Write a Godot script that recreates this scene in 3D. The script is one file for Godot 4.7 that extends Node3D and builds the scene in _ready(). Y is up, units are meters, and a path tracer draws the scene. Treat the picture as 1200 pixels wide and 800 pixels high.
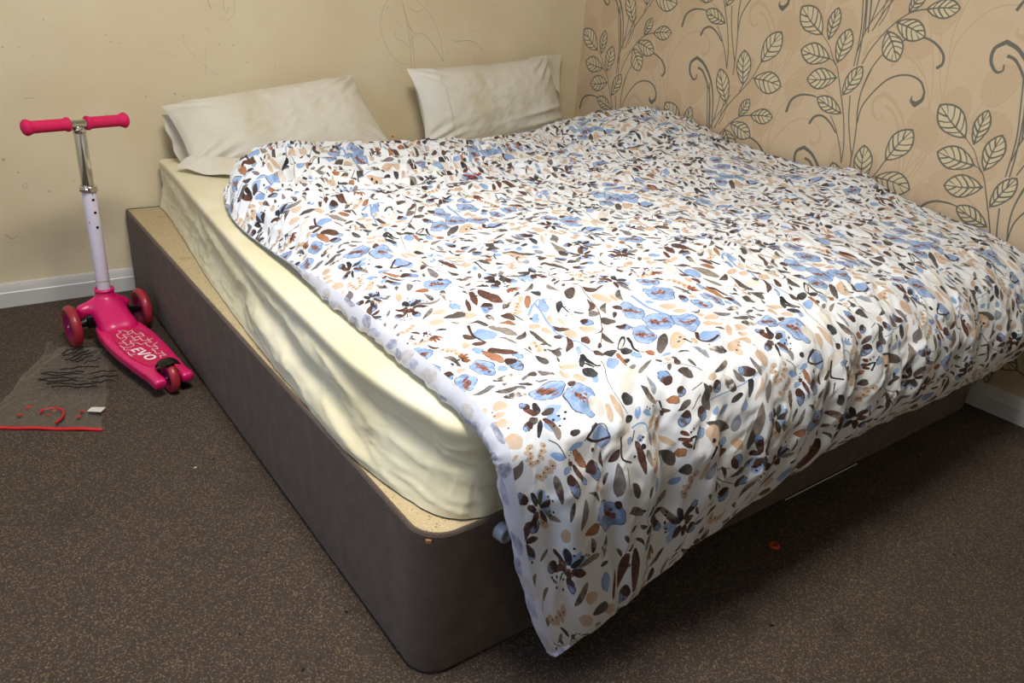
extends Node3D

# ---------------------------------------------------------------- measured frame
# back wall is the plane z = 0, papered wall the plane x = 0, carpet y = 0 (metres)
const ROOM_X := -3.5
const ROOM_Z := 5.0
const ROOM_H := 2.35
const BASE_L := -1.96
const BASE_H := 0.291
const BASE_F := 2.0
const MAT_TOP := 0.456

var M := {}
var used := {}
var rng := RandomNumberGenerator.new()
var nz := FastNoiseLite.new()


# ---------------------------------------------------------------- naming helpers
func numbered(n: String) -> String:
	if not used.has(n):
		used[n] = 0
		return n
	used[n] += 1
	return "%s_%03d" % [n, used[n]]


func thing(called: String, label: String, category: String, at := Vector3.ZERO, turn := 0.0, group := "") -> Node3D:
	var o := Node3D.new()
	o.name = numbered(called)
	add_child(o)
	o.position = at
	o.rotation.y = turn
	tag(o, label, category, group)
	return o


func tag(o: Node, label: String, category: String, group := "") -> void:
	o.set_meta("label", label)
	o.set_meta("category", category)
	if group != "":
		o.set_meta("group", group)


func obj(called: String, mesh: Mesh, m: Material, parent: Node = null) -> MeshInstance3D:
	var o := MeshInstance3D.new()
	o.mesh = mesh
	o.material_override = m
	o.cast_shadow = GeometryInstance3D.SHADOW_CASTING_SETTING_ON
	if parent == null:
		o.name = numbered(called)
		add_child(o)
	else:
		o.name = called
		parent.add_child(o, true)
	return o


func struct(called: String, mesh: Mesh, m: Material, parent: Node = null) -> MeshInstance3D:
	var o := obj(called, mesh, m, parent)
	if parent == null:
		o.set_meta("kind", "structure")
	return o


# ---------------------------------------------------------------- mesh helpers
func mesh_from(v: PackedVector3Array, uv: PackedVector2Array, idx: PackedInt32Array, cols := PackedColorArray()) -> ArrayMesh:
	var n := PackedVector3Array()
	n.resize(v.size())
	for k in range(0, idx.size(), 3):
		var a := idx[k]
		var b := idx[k + 1]
		var c := idx[k + 2]
		var f := (v[c] - v[a]).cross(v[b] - v[a])
		n[a] += f
		n[b] += f
		n[c] += f
	for k in n.size():
		n[k] = n[k].normalized()
	var arr := []
	arr.resize(Mesh.ARRAY_MAX)
	arr[Mesh.ARRAY_VERTEX] = v
	arr[Mesh.ARRAY_NORMAL] = n
	if uv.size() == v.size():
		arr[Mesh.ARRAY_TEX_UV] = uv
	if cols.size() == v.size():
		arr[Mesh.ARRAY_COLOR] = cols
	arr[Mesh.ARRAY_INDEX] = idx
	var am := ArrayMesh.new()
	am.add_surface_from_arrays(Mesh.PRIMITIVE_TRIANGLES, arr)
	return am


# points laid out row by row: index = row * nu + column
func grid_mesh(v: PackedVector3Array, uv: PackedVector2Array, nu: int, nv: int, flip := false, cols := PackedColorArray()) -> ArrayMesh:
	var idx := PackedInt32Array()
	idx.resize((nu - 1) * (nv - 1) * 6)
	var k := 0
	for j in nv - 1:
		for i in nu - 1:
			var a := j * nu + i
			var b := a + 1
			var c := a + nu
			var d := c + 1
			if flip:
				idx[k] = a; idx[k + 1] = c; idx[k + 2] = b
				idx[k + 3] = b; idx[k + 4] = c; idx[k + 5] = d
			else:
				idx[k] = a; idx[k + 1] = b; idx[k + 2] = c
				idx[k + 3] = b; idx[k + 4] = d; idx[k + 5] = c
			k += 6
	return mesh_from(v, uv, idx, cols)


# a box with chamfered edges
func bevel_box(st: SurfaceTool, lo: Vector3, hi: Vector3, c := 0.003) -> void:
	var m := (lo + hi) * 0.5
	var h := (hi - lo) * 0.5
	c = minf(c, minf(h.x, minf(h.y, h.z)) * 0.8)
	var faces := []
	for ax in 3:
		for s in [-1.0, 1.0]:
			var a := (ax + 1) % 3
			var b := (ax + 2) % 3
			var q := []
			for t in [[-1, -1], [1, -1], [1, 1], [-1, 1]]:
				var p := Vector3.ZERO
				p[ax] = s * h[ax]
				p[a] = t[0] * (h[a] - c)
				p[b] = t[1] * (h[b] - c)
				q.append(m + p)
			faces.append(q)
	for ax in 3:
		var a := (ax + 1) % 3
		var b := (ax + 2) % 3
		for sa in [-1.0, 1.0]:
			for sb in [-1.0, 1.0]:
				var q := []
				for t in [[-1, 0], [1, 0], [1, 1], [-1, 1]]:
					var p := Vector3.ZERO
					p[ax] = t[0] * (h[ax] - c)
					p[a] = sa * (h[a] - (c if t[1] == 1 else 0.0))
					p[b] = sb * (h[b] - (0.0 if t[1] == 1 else c))
					q.append(m + p)
				faces.append(q)
	for sx in [-1.0, 1.0]:
		for sy in [-1.0, 1.0]:
			for sz in [-1.0, 1.0]:
				faces.append([m + Vector3(sx * h.x, sy * (h.y - c), sz * (h.z - c)), m + Vector3(sx * (h.x - c), sy * h.y, sz * (h.z - c)), m + Vector3(sx * (h.x - c), sy * (h.y - c), sz * h.z)])
	for q in faces:
		face(st, q, m)


# one convex face turned so that it looks away from the point inside
func face(st: SurfaceTool, q: Array, inside: Vector3) -> void:
	var mid := Vector3.ZERO
	for p in q:
		mid += p
	mid /= q.size()
	var n: Vector3 = (q[2] - q[0]).cross(q[1] - q[0])
	if n.dot(mid - inside) < 0.0:
		q.reverse()
		n = -n
	st.set_normal(n.normalized())
	for k in range(1, q.size() - 1):
		for p in [q[0], q[k], q[k + 1]]:
			st.add_vertex(p)


func st_new() -> SurfaceTool:
	var st := SurfaceTool.new()
	st.begin(Mesh.PRIMITIVE_TRIANGLES)
	return st


func box_mesh(lo: Vector3, hi: Vector3, c := 0.003) -> ArrayMesh:
	var st := st_new()
	bevel_box(st, lo, hi, c)
	return st.commit()


# profile [(radius, height)...] turned about an axis
func lathe(prof: Array, seg := 32, axis := Vector3.UP, at := Vector3.ZERO) -> ArrayMesh:
	var bs := basis_to(axis)
	var v := PackedVector3Array()
	var uv := PackedVector2Array()
	for j in prof.size():
		for i in seg + 1:
			var a := TAU * i / seg
			v.append(at + bs * Vector3(cos(a) * prof[j].x, prof[j].y, sin(a) * prof[j].x))
			uv.append(Vector2(float(i) / seg, float(j) / prof.size()))
	return grid_mesh(v, uv, seg + 1, prof.size(), true)


func basis_to(axis: Vector3) -> Basis:
	var y := axis.normalized()
	var x := y.cross(Vector3(0, 0, 1) if absf(y.z) < 0.9 else Vector3(1, 0, 0)).normalized()
	return Basis(x, y, x.cross(y))


# tube along a path with a radius at every point
func tube(path: PackedVector3Array, radii: Array, seg := 12, cap := true) -> ArrayMesh:
	var v := PackedVector3Array()
	var uv := PackedVector2Array()
	var n := path.size()
	var side := Vector3.ZERO
	var rows := 0
	for j in n:
		var d := (path[mini(j + 1, n - 1)] - path[maxi(j - 1, 0)]).normalized()
		if j == 0:
			side = basis_to(d).x
		side = (side - d * side.dot(d)).normalized()
		var up := side.cross(d)
		var r: float = radii[j] if j < radii.size() else radii[-1]
		var rings := [r]
		if cap and j == 0:
			rings = [0.0, r]
		elif cap and j == n - 1:
			rings = [r, 0.0]
		for rr in rings:
			for i in seg + 1:
				var a := TAU * i / seg
				v.append(path[j] + (side * cos(a) + up * sin(a)) * rr)
				uv.append(Vector2(float(i) / seg, float(j) / n))
			rows += 1
	return grid_mesh(v, uv, seg + 1, rows, false)


func joined(meshes: Array) -> ArrayMesh:
	var st := SurfaceTool.new()
	for m in meshes:
		st.append_from(m, 0, Transform3D.IDENTITY)
	return st.commit()


# surface nets over a distance field
func field_mesh(f: Callable, lo: Vector3, hi: Vector3, cell: float) -> ArrayMesh:
	var n := Vector3i(((hi - lo) / cell).ceil()) + Vector3i.ONE
	var s := PackedFloat32Array()
	s.resize(n.x * n.y * n.z)
	for z in n.z:
		for y in n.y:
			for x in n.x:
				s[(z * n.y + y) * n.x + x] = f.call(lo + Vector3(x, y, z) * cell)
	var id := PackedInt32Array()
	id.resize(s.size())
	id.fill(-1)
	var v := PackedVector3Array()
	var corner := [0, 1, n.x, n.x + 1, n.x * n.y, n.x * n.y + 1, n.x * n.y + n.x, n.x * n.y + n.x + 1]
	var off := []
	for k in 8:
		off.append(Vector3(k & 1, (k >> 1) & 1, (k >> 2) & 1))
	var edges := [[0, 1], [2, 3], [4, 5], [6, 7], [0, 2], [1, 3], [4, 6], [5, 7], [0, 4], [1, 5], [2, 6], [3, 7]]
	for z in n.z - 1:
		for y in n.y - 1:
			for x in n.x - 1:
				var b := (z * n.y + y) * n.x + x
				var mask := 0
				for k in 8:
					if s[b + corner[k]] < 0.0:
						mask |= 1 << k
				if mask == 0 or mask == 255:
					continue
				var p := Vector3.ZERO
				var c := 0
				for e in edges:
					var a0 := s[b + corner[e[0]]]
					var a1 := s[b + corner[e[1]]]
					if (a0 < 0.0) != (a1 < 0.0):
						p += (off[e[0]] as Vector3).lerp(off[e[1]], a0 / (a0 - a1))
						c += 1
				id[b] = v.size()
				v.append(lo + (Vector3(x, y, z) + p / c) * cell)
	var idx := PackedInt32Array()
	var st := [1, n.x, n.x * n.y]
	for z in range(1, n.z - 1):
		for y in range(1, n.y - 1):
			for x in range(1, n.x - 1):
				var b := (z * n.y + y) * n.x + x
				for ax in 3:
					var a0 := s[b]
					var a1: float = s[b + st[ax]]
					if (a0 < 0.0) == (a1 < 0.0):
						continue
					var u: int = st[(ax + 1) % 3]
					var w: int = st[(ax + 2) % 3]
					var q := [id[b], id[b - u], id[b - u - w], id[b - w]]
					if a0 >= 0.0:
						q.reverse()
					idx.append_array(PackedInt32Array([q[0], q[1], q[2], q[0], q[2], q[3]]))
	# make the winding clockwise from outside
	var flip := PackedInt32Array()
	flip.resize(idx.size())
	var probe := 0.0
	if idx.size() >= 3:
		for t in range(0, mini(idx.size(), 3000), 3):
			var nn := (v[idx[t + 2]] - v[idx[t]]).cross(v[idx[t + 1]] - v[idx[t]]).normalized()
			var pc := (v[idx[t]] + v[idx[t + 1]] + v[idx[t + 2]]) / 3.0
			probe += f.call(pc + nn * cell) - f.call(pc - nn * cell)
	if probe < 0.0:
		for t in range(0, idx.size(), 3):
			flip[t] = idx[t]
			flip[t + 1] = idx[t + 2]
			flip[t + 2] = idx[t + 1]
		idx = flip
	return mesh_from(v, PackedVector2Array(), idx)


func smin(a: float, b: float, k: float) -> float:
	var h := maxf(k - absf(a - b), 0.0) / k
	return minf(a, b) - h * h * k * 0.25


func cone(p: Vector3, a: Vector3, b: Vector3, ra: float, rb: float) -> float:
	var t := clampf((p - a).dot(b - a) / (b - a).length_squared(), 0.0, 1.0)
	return p.distance_to(a.lerp(b, t)) - lerpf(ra, rb, t)


func catmull(p: Array, t: float):
	var n := p.size()
	t = clampf(t, 0.0, n - 1.0)
	var i := mini(int(t), n - 2)
	var f := t - i
	var p1 = p[i]
	var p2 = p[i + 1]
	var p0 = p[i - 1] if i > 0 else p1 * 2.0 - p2
	var p3 = p[i + 2] if i + 2 < n else p2 * 2.0 - p1
	return (p1 * 2.0 + (p2 - p0) * f + (p0 * 2.0 - p1 * 5.0 + p2 * 4.0 - p3) * f * f + (p1 * 3.0 - p0 - p2 * 3.0 + p3) * f * f * f) * 0.5


# ---------------------------------------------------------------- material helpers
func mat(c: Color, rough := 0.8, metal := 0.0) -> StandardMaterial3D:
	var m := StandardMaterial3D.new()
	m.albedo_color = c
	m.roughness = rough
	m.metallic = metal
	m.cull_mode = BaseMaterial3D.CULL_DISABLED
	return m


func noise_tex(freq: float, ramp: Array, size := 512, octaves := 4, seed_ := 1) -> NoiseTexture2D:
	var n := FastNoiseLite.new()
	n.noise_type = FastNoiseLite.TYPE_SIMPLEX_SMOOTH
	n.frequency = freq
	n.fractal_octaves = octaves
	n.seed = seed_
	var t := NoiseTexture2D.new()
	t.width = size
	t.height = size
	t.seamless = true
	t.noise = n
	var g := Gradient.new()
	var off := PackedFloat32Array()
	var col := PackedColorArray()
	for k in ramp.size():
		off.append(ramp[k][0])
		col.append(ramp[k][1])
	g.offsets = off
	g.colors = col
	t.color_ramp = g
	return t


func noise_normal(freq: float, strength: float, size := 512, octaves := 3, seed_ := 3) -> NoiseTexture2D:
	var n := FastNoiseLite.new()
	n.frequency = freq
	n.fractal_octaves = octaves
	n.seed = seed_
	var t := NoiseTexture2D.new()
	t.width = size
	t.height = size
	t.seamless = true
	t.as_normal_map = true
	t.bump_strength = strength
	t.noise = n
	return t


func tri(m: StandardMaterial3D, scale: float) -> StandardMaterial3D:
	m.uv1_triplanar = true
	m.uv1_world_triplanar = true
	m.uv1_scale = Vector3.ONE * scale
	return m


func weave(size := 256) -> ImageTexture:
	var im := Image.create(size, size, false, Image.FORMAT_L8)
	for y in size:
		for x in size:
			var a := 0.5 + 0.25 * sin(x * TAU / 4.0 + (PI if (y / 4) % 2 == 0 else 0.0)) + 0.18 * sin(y * TAU / 4.0)
			a += rng.randf_range(-0.12, 0.12)
			im.set_pixel(x, y, Color(a, a, a))
	im.bump_map_to_normal_map(2.0)
	return ImageTexture.create_from_image(im)


# ---------------------------------------------------------------- painting helpers
# fill a polygon; wob > 0 lets the pigment vary like wash; edge darkens nothing, it is drawn by strokes
func paint_poly(im: Image, pts: PackedVector2Array, col: Color, wob := 0.0) -> void:
	var y0 := 1e9
	var y1 := -1e9
	for p in pts:
		y0 = minf(y0, p.y)
		y1 = maxf(y1, p.y)
	var w := im.get_width()
	var h := im.get_height()
	var n := pts.size()
	for y in range(maxi(0, int(floor(y0))), mini(h - 1, int(ceil(y1))) + 1):
		var yc := y + 0.5
		var xs := PackedFloat32Array()
		for k in n:
			var a := pts[k]
			var b := pts[(k + 1) % n]
			if (a.y <= yc) != (b.y <= yc):
				xs.append(a.x + (yc - a.y) / (b.y - a.y) * (b.x - a.x))
		xs.sort()
		for k in range(0, xs.size() - 1, 2):
			var xa := maxi(0, int(round(xs[k])))
			var xb := mini(w, int(round(xs[k + 1])))
			if xb <= xa:
				continue
			if wob <= 0.0 and col.a >= 0.999:
				im.fill_rect(Rect2i(xa, y, xb - xa, 1), col)
			else:
				for x in range(xa, xb):
					var al := col.a
					if wob > 0.0:
						al = clampf(al * (1.0 + wob * nz.get_noise_2d(x * 3.0, y * 3.0) * 2.0), 0.0, 1.0)
					im.set_pixel(x, y, im.get_pixel(x, y).lerp(Color(col, 1.0), al))


func paint_stroke(im: Image, pts: Array, w0: float, w1: float, col: Color, smooth_n := 6) -> void:
	var c := []
	if smooth_n > 0 and pts.size() > 2:
		for k in (pts.size() - 1) * smooth_n + 1:
			c.append(catmull(pts, float(k) / smooth_n))
	else:
		c = pts
	var l := PackedVector2Array()
	var r := PackedVector2Array()
	var n := c.size()
	for k in n:
		var d: Vector2 = (c[mini(k + 1, n - 1)] - c[maxi(k - 1, 0)])
		d = d.normalized()
		var w := lerpf(w0, w1, float(k) / maxf(1.0, n - 1.0)) * 0.5
		l.append(c[k] + Vector2(-d.y, d.x) * w)
		r.append(c[k] - Vector2(-d.y, d.x) * w)
	for k in n - 1:
		paint_poly(im, PackedVector2Array([l[k], l[k + 1], r[k + 1], r[k]]), col)
		if maxf(w0, w1) > 2.5:
			paint_disc(im, c[k], lerpf(w0, w1, float(k) / maxf(1.0, n - 1.0)) * 0.5, col)


func paint_disc(im: Image, c: Vector2, r: float, col: Color) -> void:
	var p := PackedVector2Array()
	for k in 12:
		p.append(c + Vector2.from_angle(TAU * k / 12.0) * r)
	paint_poly(im, p, col)

# duvet print: kind, colour, width, points (tenths of a millimetre on the cloth)
const DUVET := [
	["O","t",213,-67,505,84,708],["O","t",164,94,274,255,360],["O","t",248,333,655,673,726],["L","d",166,134,545,434,607],["O","p",109,200,813,-92,1425],["O","h",88,167,771,223,879],
	["L","h",225,492,1238,788,1732],["L","d",136,266,1010,544,1227],["L","d",115,997,1708,658,1823],["O","bl",326,277,1284,349,1603],["L","b",185,61,1412,181,1377],
	["O","b",178,52,1609,170,1752],["S","b",33,252,1102,188,1385,198,1609,218,1687],["O","bl",188,-73,1872,77,1892],["O","bl",74,270,2159,271,2488],["O","b",154,132,1888,280,2290],
	["O","o",134,49,1922,75,2415],["B","b",140,151,2348,169,2722],["O","bl",99,-11,2446,19,2603],["D","k",23,41,1915],["D","k",24,5,1997],["L","d",97,133,2941,254,2881],
	["O","b",150,1122,-64,866,439],["O","b",266,1284,-60,1349,627],["B","b",237,1143,447,878,742],["O","b",105,818,179,618,545],["O","bl",287,409,134,532,348],
	["L","o",168,811,1219,1065,1402],["L","b",149,1036,999,1144,1294],["S","k",51,1242,1158,1267,1368],["D","k",67,1426,1387],["O","bl",113,1574,1320,1341,1600],
	["O","o",123,1878,696,1597,1095],["O","k",279,1965,666,2135,729],["O","t",96,1772,633,1578,883],["O","bl",163,1986,1013,1732,1380],["D","b",30,1921,1012],
	["D","b",30,1927,1098],["D","b",30,1992,1099],["S","bl",47,1479,1262,1855,1012,2163,1041],["S","bl",34,1772,1083,1600,1574,1526,1848],["L","b",160,1517,1780,1702,2036],
	["S","bl",43,1790,1054,1543,1732,1435,2114,1473,2513,1508,2843],["O","bl",78,1395,2564,1272,2777],["O","t",94,1739,1465,1593,1695],["O","t",77,1816,1589,1777,1822],
	["O","t",167,1309,1768,1395,1936],["O","p",265,1045,2223,1397,2156],["O","d",132,1280,2145,1435,2114],["L","b",100,1475,2198,1123,2605],["L","d",127,1058,1737,966,2399],
	["L","d",140,862,2377,906,2707],["L","d",157,481,2469,559,2778],["L","d",90,132,2940,253,2881],["L","g",84,284,2861,410,3122],["L","k",103,1944,1477,2297,1127],
	["S","k",41,2206,1236,2129,1516],["D","k",32,1989,1615],["D","k",32,2120,1588],["D","k",34,2209,1445],["D","k",34,2223,1330],["O","p",116,2136,1596,1894,1947],
	["O","p",237,2526,1105,2789,1013],["L","d",327,2508,921,2657,1060],["S","r",17,2910,824,2798,1281,2563,1755,2213,2220,1871,2607],["L","b",88,2752,1251,2389,1696],
	["L","d",232,2446,1923,2542,2174],["L","g",137,2293,1841,2552,1750],["L","d",110,2127,2334,2014,2751],["L","r",33,1972,2312,2253,2210],["O","p",93,2227,2293,2253,2567],
	["B","b",189,2104,1836,2181,2040],["O","t",198,1891,2042,2128,2172],["O","t",282,1557,2052,1678,2245],["O","b",314,1627,2376,1749,2475],["L","b",182,2934,884,3110,1129],
	["O","t",193,2929,1191,2987,1577],["S","bl",59,3491,1551,3453,2023,3414,2549,3476,2980],["F","bl",661,2924,1882,3260,2060],["L","b",185,2874,1720,3010,1826],
	["F","bl",646,2929,2388,3394,2639],["F","bl",618,2443,2674,2783,2864],["B","b",218,2525,2263,2516,2521],["F","bl",499,3699,1657,4219,1886],["F","bl",615,3349,2649,3768,2867],
	["O","d",181,2952,2893,2453,3429],["O","t",622,2868,3134,3075,3309],["D","k",49,3060,3175],["D","k",48,2956,3276],["S","k",55,3071,3275,3152,3412],["O","t",218,3593,2095,3858,2228],
	["O","t",153,3665,2339,3885,2449],["O","bl",370,1484,3256,1629,3393],["O","k",186,1576,3065,1884,2960],["O","o",101,1801,3098,1720,3501],["O","k",175,1882,3113,2135,3070],
	["S","k",55,2296,2752,2192,3039,2171,3334],["O","k",107,2289,2652,1902,3032],["O","p",67,2212,2736,1961,2972],["O","bl",133,2088,3166,2031,3436],["D","k",35,2109,3178],
	["O","k",140,1813,3316,1857,3400],["L","b",123,1526,2822,1519,3095],["O","o",178,2203,3352,2360,3408],["O","t",109,2212,3205,2198,3319],["L","k",104,1257,2831,993,3173],
	["S","k",87,1280,2843,1249,3069,1312,3311],["S","k",83,1168,3086,1203,3283],["O","bl",116,1128,3418,1019,3645],["O","k",207,982,3226,1143,3483],["O","t",156,628,2961,993,3114],
	["O","t",162,543,3068,641,3289],["O","t",182,759,3260,894,3498],["F","bl",426,64,3289,321,3592],["F","bl",636,323,3676,804,3919],["O","b",135,461,3487,674,3419],
	["O","p",253,713,3823,797,4173],["O","t",145,974,4000,915,4305],["O","t",131,1103,3904,1187,4332],["O","p",235,1275,4043,1924,3495],["O","k",198,1287,3997,1482,4095],
	["O","g",96,1767,3584,1924,3495],["O","p",170,1260,4398,1205,4528],["L","k",145,1295,4285,1340,4417],["S","g",17,1429,3166,1205,3848,1315,4266],["O","o",126,2135,4245,2316,4342],
	["L","b",63,2039,4346,2168,4456],["L","b",60,2006,4388,2076,4507],["S","k",45,2006,4237,2039,4346],["D","k",34,1826,4114],["D","k",32,1706,4263],["D","k",33,1650,4323],
	["D","b",33,1761,4301],["D","b",34,1957,4209],["D","b",32,1849,4273],["L","bg",95,1956,3800,1920,4109],["B","b",178,2365,4128,2408,4276],["L","d",140,2458,3899,2688,4051],
	["L","b",120,2560,3724,2584,3824],["O","t",113,2389,3661,2500,3721],["L","d",130,4555,3006,4967,3084],["L","g",104,4241,2766,4663,2882],["O","bl",400,3508,3181,3686,3527],
	["S","b",80,3481,3135,3351,3353,3479,3482,3740,3428],["D","b",43,3429,3580],["O","t",153,4235,3201,4001,3487],["O","t",228,4325,3273,4551,3438],["O","t",154,4231,3492,4413,3604],
	["O","t",184,4248,3659,4311,3812],["O","t",289,4218,3957,4387,4245],["O","t",142,3728,3795,4041,3694],["D","b",30,4269,3399],["D","b",31,4260,3505],["D","b",31,4211,3674],
	["D","b",32,4320,3848],["B","b",178,3967,4298,3621,4159],["L","g",119,3502,4127,3705,4391],["S","bl",27,4143,4236,3839,4383,3371,4457,2919,4498],["O","k",139,3836,4368,3755,4699],
	["O","k",118,3596,4572,3400,4685],["B","b",191,3041,4223,3154,4400],["L","b",96,2895,4253,2951,4373],["S","r",15,2784,4178,2582,4239],["L","d",114,2808,4190,2851,4506],
	["L","g",127,4368,4501,4162,4871],["O","t",85,4117,4416,3864,4785],["O","t",65,4298,4370,4206,4493],["O","t",154,3951,2809,4232,2932],["O","t",161,3766,2956,4096,3173],
	["L","bg",129,3050,3533,3228,3838],["D","k",105,232,4285],["D","d",68,242,4285],["O","bl",302,490,4286,846,4624],["S","b",53,595,4261,351,4423,578,4529,865,4521],
	["D","b",74,462,4639],["S","k",13,316,4449,521,4293,769,4298,859,4532],["O","o",76,204,4530,308,4869],["O","b",59,135,4688,173,4778],["O","bl",48,252,4957,291,5104],
	["O","b",52,184,4759,270,5035],["O","bl",110,49,4822,155,4793],["B","b",232,340,4817,613,5096],["B","b",114,110,4882,191,5219],["S","d",11,-97,4271,14,4392,94,4621],
	["D","k",22,169,4572],["D","k",22,145,4601],["D","k",23,139,4666],["L","g",74,265,5272,162,5626],["F","bl",403,389,5567,1019,5696],["D","b",117,903,5494],
	["L","o",123,201,5719,402,5671],["O","t",74,471,5204,644,5295],["L","g",168,993,4940,891,5394],["S","b",19,1158,5051,1138,5275],["O","p",239,1335,4405,807,4850],
	["L","k",144,1296,4287,1349,4409],["L","b",116,830,4913,1048,4754],["S","b",40,1095,4587,1076,4772,1094,4918,1273,5010],["L","d",119,1234,5277,1360,5510],
	["S","bl",30,1374,4508,1520,4472,1641,4527,1672,4658],["L","bg",84,1686,4661,1746,4897],["O","bl",114,1282,4630,1287,4750],["S","b",23,1406,4564,1344,4717],
	["O","bl",108,1488,4658,1516,4762],["D","k",86,1546,4842],["D","k",42,1508,4736],["D","k",42,1563,4707],["D","k",45,1357,4947],["O","b",136,1423,4713,1533,5217],
	["O","h",110,1608,4907,1675,5151],["O","t",131,1690,4613,1903,4447],["O","t",128,1914,4475,1989,4744],["O","t",142,1851,4706,1869,4980],["O","t",205,1698,5263,1865,5027],
	["O","t",94,2009,4848,2237,5038],["D","b",27,1863,4598],["D","b",28,1834,4824],["D","b",29,1852,4999],["D","b",29,1754,5091],["L","d",107,2252,4489,2526,4382],
	["B","b",195,2428,4524,2328,4764],["S","r",19,2707,4351,2526,4538],["B","b",190,2698,4532,2715,4786],["L","d",156,2835,4252,2881,4663],["L","d",187,2780,4832,3420,5142],
	["O","t",274,2782,4897,3091,5300],["D","k",66,2850,5112],["D","k",67,2955,5170],["S","k",46,2891,5213,2808,5361],["O","t",103,2807,5385,2670,5642],["O","o",122,2227,5182,2365,5126],
	["O","b",67,2261,4946,2464,5007],["O","b",68,2296,4831,2415,4917],["O","b",69,2314,5012,2456,5105],["S","k",38,2438,4974,2528,4975,2486,5114],["O","bl",149,2554,5009,2720,4905],
	["S","b",30,2563,4935,2655,4847],["D","k",38,2504,4841],["D","k",38,2446,4880],["D","k",40,2485,5126],["S","d",48,1980,5084,1945,5381,1903,5633],["O","p",204,2114,5339,2214,5551],
	["L","d",161,1980,5084,2218,5347],["L","d",146,2273,5422,2469,5424],["L","bg",131,2944,5428,2779,5653],["L","b",124,3126,5622,3404,5471],["S","r",16,3098,5704,3282,5758,3481,5760],
	["B","b",232,3512,5735,3671,5607],["L","d",134,3548,5927,3861,5916],["S","r",14,3100,5726,3383,5945,3705,6101],["B","b",182,3740,6100,4051,6142],["S","r",13,3119,5754,3471,6132],
	["B","b",186,3525,6137,3632,6363],["L","d",125,3104,5772,3341,6252],["S","r",13,3081,5687,2928,5423],["O","bl",129,3229,5418,3364,5282],["D","k",85,3262,5403],
	["L","h",199,4012,4837,3808,5562],["L","d",172,3877,5274,3808,5574],["L","g",121,4296,4588,4152,4913],["L","bg",151,3528,4930,3482,5213],["O","bl",131,3676,4722,3603,4897],
	["L","d",110,1263,5281,1358,5506],
]
const TILE := Vector2(0.5, 0.63)
const TILE_AT := Vector2(0.08, 1.36)
# wallpaper print in tenths of a millimetre along the wall and up it: leaves (tip, base, breadth %) and strokes (two widths, points)
const WALL_LEAF := [
	[10890,10750,11929,9941,52],[12280,10816,12189,9806,42],[12860,10222,12690,9145,50],[11216,9423,12409,9247,52],[11698,8515,12814,8707,55],[13598,9166,13149,8187,45],
	[16121,10991,15124,10910,50],[14975,11477,14637,10786,50],[15340,10164,14316,10502,52],[14679,9386,14103,10244,60],[8916,9202,9150,7989,48],[10342,9927,9734,8837,55],
	[10782,8159,9538,8283,55],[7960,8455,8544,7265,42],[12235,8011,13274,7636,42],
]
const WALL_STROKE := [
	[22,40,11929,9941,12270,9629,12494,9282,12734,8990,12970,8486,13148,8079],
	[25,30,12378,9244,12516,9205,12644,9086],
	[40,40,15174,10913,14952,10876,14644,10763,14316,10502,14008,10138,13718,9663,13555,9213],
	[40,90,14640,9971,14924,10105,15335,10140,15714,9996,15996,9741,16050,9486,15914,9352],
	[40,40,14193,9609,14015,9339,13863,8965,13773,8459,13768,8062,13821,7668],
	[40,60,13895,7410,13896,7828,13969,8091,14165,8434,14482,8823,14844,9019,15243,9054,15577,8923,15765,8653],
	[60,150,15765,8653,15755,8428,15590,8266],
	[150,20,15590,8266,15441,8358,15427,8494],
	[40,40,13293,9132,13270,9837,13218,10324,13064,11058,12898,11779],
	[40,40,13395,9144,13357,9845,13241,10699,13164,11063,13012,11782],
	[40,40,13302,9572,13375,10086,13496,10419,13559,10792,13601,11085,13614,11374],
	[30,40,13496,10419,13727,10802,13890,11100,14076,11487],
	[40,40,13133,8131,13401,7465,13626,6674,13695,6095],
	[40,40,13416,8225,13579,7494,13826,6795,13999,6355,14032,5910],
	[40,40,13919,9125,13773,8407,13798,7853,13899,7343,13981,6741,14015,6189],
	[40,100,12235,8011,11979,8038,11586,7991,11282,7769,11183,7350],
	[30,40,12912,7510,13219,7102,13513,6568,13695,6095],
	[50,90,13226,7020,12922,7303,12586,7458,12312,7372,12179,7122],
	[40,40,9739,8852,9475,8268,9098,7772,8548,7079,8197,6294],
	[30,40,9150,7989,9076,7860,9044,7674],
	[30,30,8583,7271,8528,6826,8370,6451],
	[30,30,8426,7248,8366,6642],
	[40,120,8083,6242,7881,7356,7597,8021,7165,8512,6778,8703],
	[120,40,6778,8703,6519,8504,6528,8174,6742,7915,6905,7967,6890,8122],
	[40,90,7980,6224,7738,7336,7476,7866,7163,8248,6901,8359],
]
const PAPER := Vector2(0.542, 0.627)
const PAPER_DROP := -0.237
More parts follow.
